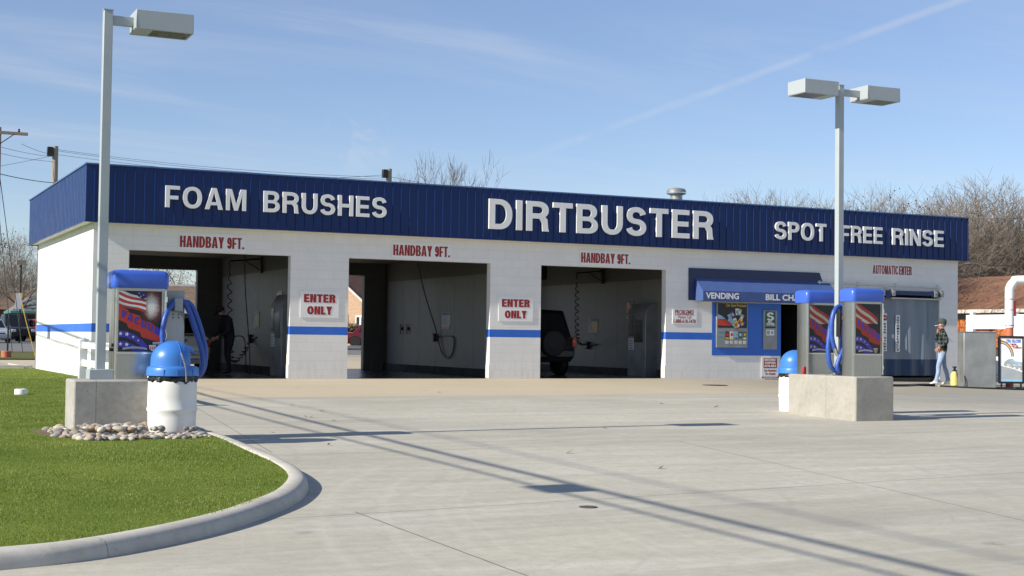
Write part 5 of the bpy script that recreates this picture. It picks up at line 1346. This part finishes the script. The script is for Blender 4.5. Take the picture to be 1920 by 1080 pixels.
mb.ext([(-.04, .70), (.03, .735), (.12, .69), (.24, .66), (.24, .62), (.06, .66)], [], fp, 0, .003, 6)
for x in (-.08, .08, .20): mb.lathe([(.001, -.0005), (.026, -.0005), (.026, .0005), (.001, .0005)], 12, (x, -.012, .555-.2*(x+.08)), 0, axis='Y')
for x in (-.11, .04, .16): mb.ext([(x, .60), (x+.09, .585), (x+.09, .60), (x, .615)], [], fp, 0, .003, 0)
font(mb, 'TRI GLOSS', .1, lambda a, b, d: (-.13+a, -.0105, 1.17+b), 0, 7, .006, width=.37)
for i, tx in enumerate(('Foaming', 'Clear Coat', 'Conditioner')): font(mb, tx, .06, lambda a, b, d, i=i: (-.02+.03*i+a, -.0105, 1.11-.045*i+b), 0, 8, .003, width=(.15, .16, .22)[i])
mb.build('poster', [M['signwhite'], M['greyprint'], M['blueprint'], M['redprint'], M['yellowprint'], M['tealprint'], M['cyanprint'], M['panelblue'], M['red']], t)
t = thing('clearance_pipe', 'white bent clearance pipe on an orange post behind the poster stand', 'clearance bar', (22.62, -3.0, G(22.6, -3)))
gz_ = 0
pp = [(0, 0, 1.55)]+[(0, 0, 2.42), (.02, -.01, 2.60), (.10, -.05, 2.73), (.24, -.11, 2.79), (1.4, -.67, 2.79)]
mb = MB(); mb.tube(smooth_path3(pp, 5), .115, 16); mb.build('arch', M['vinyl'], t)
mb = MB(); mb.tube([(0, 0, 0), (0, 0, 1.56)], .10, 16); mb.build('post', M['pipeorange'], t)
mb = MB(); mb.tube([(0, 0, 2.28), (0, 0, 2.30)], .122, 16); mb.tube([(0, 0, 1.60), (0, 0, 1.62)], .122, 16); mb.tube([(0, 0, 2.0), (0, 0, 2.02)], .1175, 16); mb.build('band', M['galv'], t)
mb = MB(); mb.box(.03, .11, -.118, -.105, 1.85, 2.25); mb.build('sticker', M['redprint'], t)
mb = MB(); mb.tube(smooth_path3([(20.3, -3.0, G(20.3, -3)+.02), (20.9, -3.9, G(20.9, -3.9)+.02), (21.8, -4.4, G(21.8, -4.4)+.02), (22.6, -4.2, G(22.6, -4.2)+.02), (23.4, -3.7, G(23.4, -3.7)+.02)], 6), .022, 7); tag(mb.build('ground_hose', M['black']), 'black hose lying on the ground before the cabinet', 'hose')
for i, (P, l) in enumerate((((17.9, -3.4, 20.6, -2.4), 'black hose lying on the lot nearest the plinth side of the man'), ((17.7, -2.3, 20.2, -1.0), 'black hose lying on the lot beside the curtain'))):
    x0, y0, x1, y1 = P; pp = [(x0+(x1-x0)*k/8, y0+(y1-y0)*k/8+.08*math.sin(k*1.3+i), G(x0+(x1-x0)*k/8, y0+(y1-y0)*k/8)+.028) for k in range(9)]
    mb = MB(); mb.tube(smooth_path3(pp, 3), .03, 7); tag(mb.build('ground_hose', M['black']), l, 'hose')
m_, t_, b_ = mat0('water'); b_.inputs['Base Color'].default_value = (.03, .032, .034, 1); b_.inputs['Roughness'].default_value = .04
pd = [(20.75+.75*math.cos(a)*(1+.2*math.sin(3*a)), -2.75+.30*math.sin(a)*(1+.25*math.cos(2*a+1))) for a in [2*math.pi*i/28 for i in range(28)]]
mb = MB(); mb.ext(pd, [], lambda a, b, d: (a, b, G(a, b)+.003+d), 0, .002); tag(mb.build('puddle', m_), kind='structure')

# vinyl fence facing the sun, with a gate gap
t = thing('vinyl_fence', 'bright white vinyl fence beyond the metal cabinet', 'fence', (30.7, 0, 0))
def vf(y0, y1, z0, z1, nm='panel'): 
    mb = MB(); mb.box(-.03, .03, y0, y1, z0, z1); mb.build(nm, M['vinyl'], t, bevel=.008)
for y in (6.84, 4.85, 2.4, 0, 9.2):
    mb = MB(); mb.box(-.07, .07, y-.07, y+.07, G(30, y)-.1, 2.03); mb.box(-.09, .09, y-.09, y+.09, 2.03, 2.06); mb.build('post', M['vinyl'], t)
vf(4.92, 6.77, 1.48, 1.97); vf(4.92, 6.77, -.05, .55)
for a, b in ((2.47, 4.78), (.07, 2.33), (6.91, 7.14)): vf(a, b, -.1, 1.97)
# orange sided house with brown roof
t = thing('orange_house', 'orange sided house with a long brown shingle roof behind the white fence', 'house', (47, 0, 0))
mb = MB(); mb.box(0, 9, 8, 29.8, .8, 2.7); mb.build('wall', M['orange'], t)
mb = MB(); mb.box(.08, 8.9, 8.1, 29.7, -.2, .8); mb.build('foundation', M['bayfoot'], t)
mb = MB(); mb.box(-.012, -.002, 8.1, 29.7, 2.25, 2.68); mb.build('frieze', M['shingle3'], t)
mb = MB(); mb.add([(-.5, 7.5, 2.66), (-.5, 30.2, 2.66), (4.5, 30.2, 4.62), (4.5, 7.5, 4.62), (9.5, 30.2, 2.66), (9.5, 7.5, 2.66)], [(0, 1, 2, 3), (3, 2, 4, 5)]); rf = mb.build('roof', M['shingle'], t, recalc=False)
mb = MB(); mb.box(-.53, -.5, 7.5, 30.2, 2.52, 2.70); mb.box(-.5, 0, 7.5, 30.2, 2.60, 2.64); mb.build('eave_board', M['trim'], t)
for y in (9.0, 14.0, 18.5, 22.4):
    mb = MB(); mb.box(-.03, -.012, y, y+1.5, 1.55, 2.5); mb.build('window', M['pipeorange'], t)
    mb = MB(); mb.box(-.04, -.03, y+.1, y+1.4, 1.65, 2.4); mb.build('pane', M['glass'], t)
# brick house seen through the middle bay
t = thing('brick_house', 'tan brick house with brown gable roof seen through the middle bay', 'house', (27.0, 60.5, .3), R(-49))
fp = lambda a, b, d: (a, -d, b)
mb = MB(); mb.ext([(-4.3, 0), (1.3, 0), (1.3, 2.45), (-1.5, 4.75), (-4.3, 2.45)], [], fp, -5, 0); mb.build('wall', M['brick'], t)
mb = MB(); mb.box(1.3, 9, 1.5, 8, 0, 2.45); mb.build('wing_wall', M['brick'], t)
mb = MB(); mb.add([(-4.9, -.35, 2.1), (-1.5, -.35, 4.9), (-1.5, 6, 4.9), (-4.9, 6, 2.1), (1.9, -.35, 2.1), (1.9, 6, 2.1)], [(0, 1, 2, 3), (1, 4, 5, 2)]); mb.add([(-1.2, 1.2, 2.4), (9.4, 1.2, 2.4), (9.4, 5, 4.05), (-1.2, 5, 4.05), (9.4, 8.8, 2.4), (-1.2, 8.8, 2.4)], [(0, 1, 2, 3), (3, 2, 4, 5)]); mb.build('roof', M['shingle'], t, recalc=False)
mb = MB(); mb.ext([(-4.95, 1.98), (-4.95, 2.16), (-1.5, 4.98), (1.95, 2.16), (1.95, 1.98), (-1.5, 4.78)], [], fp, .33, .40); mb.build('gable_board', M['trim'], t)
for x, z0, z1, ww in ((.05, .9, 2.1, 1.1), (-1.35, .9, 2.2, .8), (-1.6, 2.9, 3.7, .7), (-3.5, .9, 2.1, 1.1)):
    mb = MB(); mb.box(x, x+ww, -.05, -.001, z0, z1); f_ = mb.build('window', M['vinyl'], t)
    mb = MB(); n_ = 3 if ww > 1 else 1
    for k in range(n_): q = ww/n_; mb.box(x+k*q+.07, x+(k+1)*q-.07, -.06, -.05, z0+.1, z1-.1)
    mb.build('pane', M['glass'], f_)
# dark roofed building seen through the first bay
t = thing('shingle_house', 'low house with dark brown shingle roof seen through the first bay', 'house', (0, 0, 0))
mb = MB(); mb.box(10, 19, 47, 54, .1, 2.35); mb.build('wall', M['brickred'], t)
mb = MB(); mb.add([(9.6, 46.4, 2.25), (19.6, 46.4, 2.25), (19.6, 50.5, 3.75), (9.6, 50.5, 3.75), (19.6, 54.6, 2.25), (9.6, 54.6, 2.25)], [(0, 1, 2, 3), (3, 2, 4, 5)]); mb.build('roof', M['shingle2'], t, recalc=False)
mb = MB(); mb.box(9.6, 19.6, 50.45, 50.6, 3.72, 3.84); mb.box(9.6, 19.6, 46.34, 46.4, 2.12, 2.28); mb.build('ridge_trim', M['vinyl'], t)
for x in (10.5, 12.4, 15.5):
    mb = MB(); mb.box(x, x+1.3, 46.95, 46.998, 1.0, 2.0); mb.build('window', M['glass'], t)
# gazebo and brown house across the road at the picture edge
t = thing('park_shelter', 'open shelter with grey green hipped roof across the road', 'shelter', (9.9, 86, G(10, 86)))
mb = MB(); mb.add([(-2.4, -2.4, 2.2), (2.4, -2.4, 2.2), (2.4, 2.4, 2.2), (-2.4, 2.4, 2.2), (0, 0, 3.9)], [(0, 1, 4), (1, 2, 4), (2, 3, 4), (3, 0, 4)]); mb.build('roof', M['shingle3'], t)
mb = MB(); mb.box(-2.42, 2.42, -2.44, -2.38, 2.02, 2.2); mb.box(-2.44, -2.38, -2.42, 2.42, 2.02, 2.2); mb.build('eave_board', M['tealprint'], t)
for x in (-2, 2):
    for y in (-2, 2):
        mb = MB(); mb.box(x-.1, x+.1, y-.1, y+.1, 0, 2.1); mb.build('post', M['brickred'], t)
t = thing('brown_house', 'brown brick house behind the parked cars at the picture edge', 'house', (8, 104, G(8, 104)))
mb = MB(); mb.box(-9, 9, 0, 8, 0, 2.6); mb.build('wall', M['brickred'], t)
mb = MB(); mb.add([(-9.5, -.5, 2.5), (9.5, -.5, 2.5), (9.5, 4, 4.4), (-9.5, 4, 4.4), (9.5, 8.5, 2.5), (-9.5, 8.5, 2.5)], [(0, 1, 2, 3), (3, 2, 4, 5)]); mb.build('roof', M['shingle2'], t, recalc=False)
for x in (-6, -2, 2.5, 5.5):
    mb = MB(); mb.box(x, x+1.2, -.04, -.002, .9, 2.0); mb.build('window', M['glass'], t)
t = thing('picket_fence', 'short white picket fence behind the parked cars', 'fence', (7.3, 90, G(7.3, 90)))
for k in range(14):
    mb = MB(); mb.box(-.9+k*.16, -.9+k*.16+.10, -.015, .015, 0, 1.15); mb.build('picket', M['vinyl'], t)
for z in (.3, .85):
    mb = MB(); mb.box(-.95, 1.35, .015, .05, z, z+.08); mb.build('rail', M['vinyl'], t)
t = thing('post_box', 'white box on a post among the parked cars', 'post box', (7.3, 86, G(7, 86)))
mb = MB(); mb.box(-.05, .05, -.05, .05, 0, 1.4); mb.build('post', M['vinyl'], t)
mb = MB(); mb.lathe([(.001, -.25), (.17, -.25), (.17, .25), (.001, .25)], 14, (0, 0, 1.55), axis='Y'); mb.build('box', M['vinyl'], t)

# ------------------------------------------------------------------ fittings inside the bays
def boom(label, x, y, ex, coil):
    t = thing('hose_boom', label, 'hose boom', (x, y, 2.75))
    mb = MB(); mb.box(-.05, -.002, -.05, .05, -.22, .20); mb.build('bracket', M['black'], t)
    mb = MB(); mb.tube([(-.03, 0, .14), (ex-x, 0, .06)], .022, 7); mb.tube([(-.03, 0, -.16), ((ex-x)*.55, 0, .09)], .016, 6); mb.tube([(ex-x, 0, .06), (ex-x, 0, -.12)], .02, 6); mb.build('arm', M['black'], t)
    P = []; pts_ = smooth_path3([Vector(p)-Vector((x, y, 2.75)) for p in coil], 60); n = len(pts_)
    for i, p in enumerate(pts_):
        f = i/n; a = i*.42; rr = .055*min(1, f*8, (1-f)*10)
        P.append(p+Vector((math.cos(a)*rr, math.sin(a)*rr, .015*math.sin(a))))
    mb = MB(); mb.tube(P, .013, 5); mb.build('coil_hose', M['black'], t)
    return t
boom('black boom with long coiled hose on the wall of the first bay', 4.88, 4.46, 4.05, [(4.05, 4.46, 2.6), (4.08, 4.5, 1.8), (4.15, 4.6, .9), (4.3, 4.9, .3), (4.6, 5.1, .5), (4.84, 5.2, .86)])
boom('black boom with coiled hose on the wall behind the black car', 14.68, 4.36, 13.85, [(13.85, 4.36, 2.55), (13.88, 4.4, 1.9), (14.0, 4.6, 1.2), (14.3, 5.0, .85), (14.62, 5.2, .82)])
def hose(name, label, P, r=.013, mat='black'):
    mb = MB(); mb.tube(smooth_path3(P, 6), r, 6); return tag(mb.build(name, M[mat]), label, 'hose')
hose('wash_hose', 'thin black wash hose hanging from the ceiling to the person in the first bay', [(4.2, 3.6, 3.1), (4.22, 3.6, 2.2), (4.28, 3.5, 1.2), (4.32, 3.4, .4), (4.3, 3.3, .06), (4.2, 3.25, .1), (4.16, 3.2, .5), (4.1, 3.2, .9), (3.8, 3.2, .92), (3.45, 3.25, .88)])
hose('wash_hose', 'thin black wash hose hanging in a loop on the middle bay wall', [(9.3, 5.0, 3.1), (9.5, 4.95, 2.2), (9.7, 4.6, 1.2), (9.75, 4.3, .6), (9.75, 3.9, .42), (9.76, 3.55, .6), (9.76, 3.5, .95), (9.76, 3.9, 1.0), (9.76, 4.5, .98)], .016)
def gun(label, x, y, z):
    t = thing('spray_gun', label, 'spray gun', (x, y, z)); mb = MB(); mb.tube([(-.02, -.25, .02), (-.02, .25, 0)], .02, 8); mb.build('wand', M['black'], t)
    mb = MB(); mb.box(-.09, -.0, .20, .34, -.12, .10); mb.build('brush_head', M['black'], t, bevel=.02)
gun('black foam brush hung on the middle bay wall', 9.78, 4.5, .97); gun('black spray gun hung on the wall behind the black car', 14.68, 4.9, .80); gun('black spray gun hung at the end of the coiled hose in the first bay', 4.88, 5.1, .88)
for y in (7.28, 6.79):
    t = thing('wall_clip', 'dark clip for a wash wand, %s of two on the middle bay wall' % ('deeper' if y > 7 else 'nearer'), 'wand clip', (9.78, y, 1.2)); mb = MB(); mb.box(-.06, 0, -.05, .05, -.04, .05); mb.tube([(-.05, 0, .13), (-.05, 0, -.16)], .018, 6); mb.build('clip', M['black'], t)
def wsign(label, x, y0, y1, z0, z1, layers, cat='poster'):
    t = thing('wall_poster', label, cat, (x, y0, z0)); mb = MB(); mp_ = wallX(0, 0, 0); W_, H_ = y0-y1, z1-z0; ms = []
    mb.ext([(0, 0), (W_, 0), (W_, H_), (0, H_)], [], mp_, 0, .006, 0); ms.append(M[layers[0]])
    for i, (a0, a1, b0, b1, m) in enumerate(layers[1:]):
        mb.ext([(a0*W_, b0*H_), (a1*W_, b0*H_), (a1*W_, b1*H_), (a0*W_, b1*H_)], [], mp_, .006, .009+.001*i, len(ms)); ms.append(M[m])
    mb.build('sheet', ms, t)
pr_ = ['signwhite', (.05, .95, .86, .97, 'panelblue')]+[(.1, .85-.1*(k % 3), .74-.09*k, .79-.09*k, 'cyanprint') for k in range(6)]
wsign('white instruction sheet with blue heading and red foot on the middle bay wall', 9.78, 4.37, 3.78, 1.19, 1.62, pr_+[(.05, .95, .03, .16, 'redprint')])
wsign('yellow and white product sheet on the wall of the first bay', 4.878, 5.15, 4.6, 1.15, 1.58, ['plate', (.35, .95, .1, .75, 'yellowprint'), (.1, .5, .05, .35, 'greyprint'), (.1, .9, .82, .95, 'greyprint')])
wsign('yellow and white product sheet on the wall behind the black car', 14.678, 5.2, 4.62, 1.14, 1.57, ['plate', (.45, .95, .1, .75, 'yellowprint'), (.1, .55, .05, .4, 'greyprint'), (.3, .95, .84, .97, 'panelblue')])
for x, l in ((4.878, 'dark red poster on the wall of the first bay near the pay station'), (14.678, 'dark red poster above the pay station in the third bay')):
    wsign(l, x, 3.08, 2.63, 1.49, 2.03, ['blackprint', (.1, .9, .35, .75, 'redprint'), (.2, .6, .6, .9, 'amber'), (.1, .8, .05, .2, 'greyprint')])
wsign('small red white and blue card beside the pay station in the third bay', 14.678, 2.71, 2.40, 1.16, 1.33, ['signwhite', (.0, .6, .4, 1., 'navyprint'), (.0, 1., 0., .35, 'cyanprint'), (.6, 1., .6, .9, 'redprint')], 'card')
for x, l in ((4.88, 'tall steel pay station on the wall of the first bay'), (14.68, 'tall steel pay station on the wall of the third bay')):
    t = thing('pay_station', l, 'pay station', (x, 1.87, 0)); mb = MB(); mp_ = lambda a, b, d: (-a, -.46+d, b)
    mb.ext([(0, .0), (.36, .0), (.36, 1.66), (.22, 1.92), (0, 1.92)], [], mp_, 0, .92); mb.build('cabinet', M['galv'], t, bevel=.012)
    mb = MB(); mb.box(-.368, -.36, .18, .40, 1.05, 1.60, 0); mb.box(-.366, -.36, -.30, .12, .9, 1.5, 0); mb.build('screen', M['blackprint'], t)
    mb = MB(); mb.box(-.369, -.36, .14, .40, .70, 1.0, 0)
    for k in range(4): mb.box(-.371, -.369, .17, .37, .73+.065*k, .76+.065*k, 1)
    mb.build('notice', [M['signwhite'], M['greyprint']], t)

# ------------------------------------------------------------------ trees
def grow(trunk, crown, p, d, ln, r, lev, maxlev, up, spread, rnd, shoots):
    n = 4 if lev < 2 else 3; P = [Vector(p)]; rs = [r]; q = Vector(p); dd = Vector(d)
    for i in range(n):
        dd = (dd+Vector((rnd.gauss(0, .10), rnd.gauss(0, .10), rnd.gauss(0, .07)+up*.09))).normalized(); q = q+dd*(ln/n); P.append(q.copy()); rs.append(r*(1-.45*(i+1)/n))
    tgt = trunk if lev == 0 else crown
    tgt.tube(P, rs, 8 if lev == 0 else (6 if lev == 1 else (4 if lev < 4 else 3)), 0 if lev < 3 else 1, caps=False)
    if lev >= maxlev: return [P[-1]]
    tips = []
    k = 2 if rnd.random() < .45 else 3
    base = rnd.uniform(0, 6.28)
    for j in range(k):
        ax = dd.orthogonal().normalized(); ax.rotate(Matrix.Rotation(base+6.283*j/k+rnd.uniform(-.4, .4), 3, dd)); nd = dd.copy(); nd.rotate(Matrix.Rotation(spread*rnd.uniform(.55, 1.25), 3, ax))
        tips += grow(trunk, crown, q, nd, ln*rnd.uniform(.66, .86), max(rs[-1]*rnd.uniform(.62, .82), .0068), lev+1, maxlev, up, spread, rnd, shoots)
    for _ in range(shoots if lev > 0 else 0):
        i = rnd.randint(1, n-1); ax = dd.orthogonal().normalized(); ax.rotate(Matrix.Rotation(rnd.uniform(0, 6.28), 3, dd)); nd = dd.copy(); nd.rotate(Matrix.Rotation(spread*rnd.uniform(1.1, 1.9), 3, ax))
        tips += grow(trunk, crown, P[i], nd, ln*rnd.uniform(.45, .65), max(rs[i]*.5, .006), min(maxlev, lev+2), maxlev, up, spread, rnd, 0)
    return tips
def tree_kind(seed, h, maxlev, spread, up, shoots, stems=1, r=.16, leaf=None, nleaf=0, lsz=.05, trunkf=.26, bark='bark'):
    rnd = random.Random(seed); tr, cr = MB(), MB(); tips = []
    for s_ in range(stems):
        d = Vector((0, 0, 1)) if stems == 1 else Vector((rnd.gauss(0, .28), rnd.gauss(0, .28), 1)).normalized()
        p = Vector((0, 0, 0)) if stems == 1 else Vector((rnd.gauss(0, .35), rnd.gauss(0, .35), 0))
        tips += grow(tr, cr, p, d, h*trunkf*rnd.uniform(.85, 1.1), r*rnd.uniform(.8, 1.1), 0, maxlev, up, spread, rnd, shoots)
    top = max(t.z for t in tips); k = h/top
    if leaf:
        for _ in range(nleaf):
            c = rnd.choice(tips)+Vector((rnd.gauss(0, .12), rnd.gauss(0, .12), rnd.gauss(0, .12))); a = Vector((rnd.gauss(0, 1), rnd.gauss(0, 1), rnd.gauss(0, 1))).normalized(); b = a.orthogonal().normalized()*lsz*rnd.uniform(.6, 1.3); a = a*lsz*1.6*rnd.uniform(.6, 1.3)
            cr.add([c-a-b*.3, c+b, c+a, c-b], [(0, 1, 2, 3)], 2)
    for m in (tr, cr): m.v = [(x*k, y*k, z*k) for x, y, z in m.v]
    a = tr.build('trunk', [M[bark], M['twig']], recalc=False); b = cr.build('crown', [M[bark], M['twig'], M[leaf or 'leafbrown']], recalc=False)
    ms = (a.data, b.data); bpy.data.objects.remove(a); bpy.data.objects.remove(b); return ms, h
KT = {'vase': tree_kind(3, 10, 6, R(24), .9, 2, 1, .17, trunkf=.24), 'vase2': tree_kind(11, 10, 6, R(27), .7, 2, 1, .18, trunkf=.22), 'round': tree_kind(5, 10, 6, R(34), .45, 2, 1, .20, 'leafbrown', 500, .05, trunkf=.25),
      'brush': tree_kind(21, 9, 5, R(24), .9, 5, 7, .07, 'leafbrown', 250, .03, trunkf=.27), 'brush2': tree_kind(31, 9, 5, R(30), .7, 5, 8, .065, 'leafbrown', 400, .03, trunkf=.27), 'pods': tree_kind(41, 8, 5, R(34), .5, 4, 3, .08, 'leafbrown', 500, .035, trunkf=.28),
      'green': tree_kind(51, 7, 5, R(38), .4, 3, 1, .2, 'leafgreen', 9000, .13, trunkf=.22), 'pale': tree_kind(61, 9, 5, R(42), .25, 2, 2, .22, 'leafbrown', 400, .05, trunkf=.26, bark='barkpale'), 'shrub': tree_kind(71, 2.2, 4, R(36), .5, 3, 6, .03, 'leafbrown', 2600, .06, trunkf=.3)}
def tree(kind, x, y, h, label, rz=None, name='bare_tree', group=None, wide=1., cat='tree'):
    (a, b), h0 = KT[kind]; t = thing(name, label, cat, (x, y, G(x, y)-.1), random.uniform(0, 6.28) if rz is None else rz, group); k = h/h0; t.scale = (k*wide, k*wide, k)
    for nm, me in (('trunk', a), ('crown', b)):
        o = bpy.data.objects.new(nm, me); COL.objects.link(o); o.parent = t
    return t
tree('vase', 24.9, 42, 11.4, 'tall bare tree whose top shows above the fascia beside the utility pole', 2.7, wide=.8)
tree('vase2', 26.2, 49, 10.6, 'smaller bare tree showing just above the fascia against the pole', 4.6)
gt = 'bare trees and brush behind the right end of the building'
for k, x, y, h, l, w in (('pods', 33.3, 26, 8.1, 'bare tree with curled brown pods nearest the roof vents', 1.0), ('brush', 38.0, 31, 8.4, 'brown brush showing above the fascia left of the twin headed lamp post', 1.1), ('vase', 42.0, 35, 9.9, 'pale bare tree just left of the twin headed lamp post', 1.1), ('brush2', 41.5, 31, 9.0, 'brown thicket directly behind the twin headed lamp post', 1.2),
    ('brush', 44.8, 31, 9.0, 'brown brush above the word FREE', 1.2), ('vase2', 48.6, 37, 10.2, 'pale bare tree behind the word FREE', 1.1), ('brush2', 46.4, 30, 8.6, 'brown thicket above the word RINSE', 1.2), ('pods', 43.1, 24.5, 9.0, 'dark bare tree with seed clusters above the word RINSE', .95), ('brush', 54.5, 36, 10.9, 'brown brush between the word RINSE and the fascia end', 1.1),
    ('vase', 58.2, 33.9, 11.6, 'tall spreading bare tree rising right of the fascia end', 1.25), ('brush2', 59.3, 37.2, 11.2, 'brown thicket behind the fascia end', 1.3), ('brush', 60.5, 34, 10.8, 'brown brush behind the tall bare tree right of the building', 1.3), ('brush2', 61.5, 26, 9.8, 'brown thicket over the brown house roof', 1.4), ('vase2', 60.2, 23.4, 10.6, 'bare tree at the picture edge over the brown roof', 1.1),
    ('brush', 61, 17.6, 8.2, 'brown brush at the picture edge above the white pipe', 1.4), ('brush2', 60, 35, 9.5, 'far thicket filling in behind the fascia end', 1.5), ('brush2', 53, 38, 9.5, 'far thicket filling in behind the word RINSE', 1.4), ('brush', 64, 28, 9, 'far brush behind the brown roof', 1.5), ('brush2', 62, 18, 8.0, 'far thicket at the picture edge behind the roof', 1.5)):
    tree(k, x, y, h, l, None, 'bare_tree' if k in ('vase', 'vase2', 'pods') else 'thicket', gt, w)
for i in range(30):                                                # the thicket's filling, nothing tells one from the next
    x = 35.5+i*.95+random.uniform(-.4, .4); y = 33-.25*i+random.uniform(-2, 5)
    if 44.5 < x < 59 and y < 33.5: y += 8
    tree(('brush', 'brush2')[i % 2], x, y, random.uniform(7.4, 9.0), 'brown bare bush within the thicket behind the right end of the building', None, 'thicket', 'bare bushes filling the thicket', 1.25)
gl = 'bare trees across the road at the picture edge'
for k, x, y, h, l, w in (('vase', 6.4, 92, 9.4, 'bare tree behind the street lamp banner', 1.), ('vase2', 8.2, 84, 9.0, 'bare tree nearest the building edge across the road', 1.), ('round', 10.5, 100, 9.8, 'round topped bare tree behind the shelter', 1.), ('round', 4.5, 88, 9.3, 'round topped bare tree behind the blue pickup', 1.1), ('brush', 7.5, 112, 8, 'far brush behind the brown house', 1.5), ('brush2', 12, 114, 8, 'far brush behind the shelter roof', 1.5), ('vase', 13.5, 96, 9.6, 'bare tree hidden partly by the building edge', 1.), ('brush2', 3, 108, 8, 'far brush left of the brown house', 1.5)):
    tree(k, x, y, h, l, None, 'bare_tree' if k[:5] != 'brush' else 'thicket', gl, w)
tree('pale', 15.6, 60, 7.4, 'pale trunked leafless tree over the dark roof in the first bay', .4)
tree('round', 13.2, 66, 7.2, 'dark twiggy tree behind the dark roof in the first bay', .9)
tree('green', 32, 75, 7.6, 'leafy green tree behind the brick house', .3, 'leafy_tree')
tree('green', 28.5, 78, 7.2, 'dark green tree at the gable of the brick house', 1.3, 'leafy_tree')
tree('shrub', 26.0, 58.6, 1.7, 'dark twiggy shrub behind the dark red car', .3, 'shrub', cat='shrub')
# fallen leaves
pl = MB(); pl.add([(-.035, 0, 0), (0, -.02, .006), (.04, 0, .012), (.0, .022, .004)], [(0, 1, 2, 3)])
lf = pl.build('fallen_leaf', M['leafbrown'], recalc=False); ld = lf.data; bpy.data.objects.remove(lf)
for i in range(16):
    x, y = random.choice(((random.uniform(0, 5), random.uniform(-22, -10)), (random.uniform(5, 14), random.uniform(-18, -5)), (random.uniform(-1, 2), random.uniform(-16, -8))))
    o = bpy.data.objects.new('fallen_leaf', ld); COL.objects.link(o); o.location = (x, y, G(x, y)+.008); o.rotation_euler = (random.uniform(-.3, .3), random.uniform(-.3, .3), random.uniform(0, 6)); s = random.uniform(.8, 1.6); o.scale = (s, s, s)
    tag(o, 'small brown leaf lying on the concrete lot', 'leaf', 'leaves scattered on the lot')
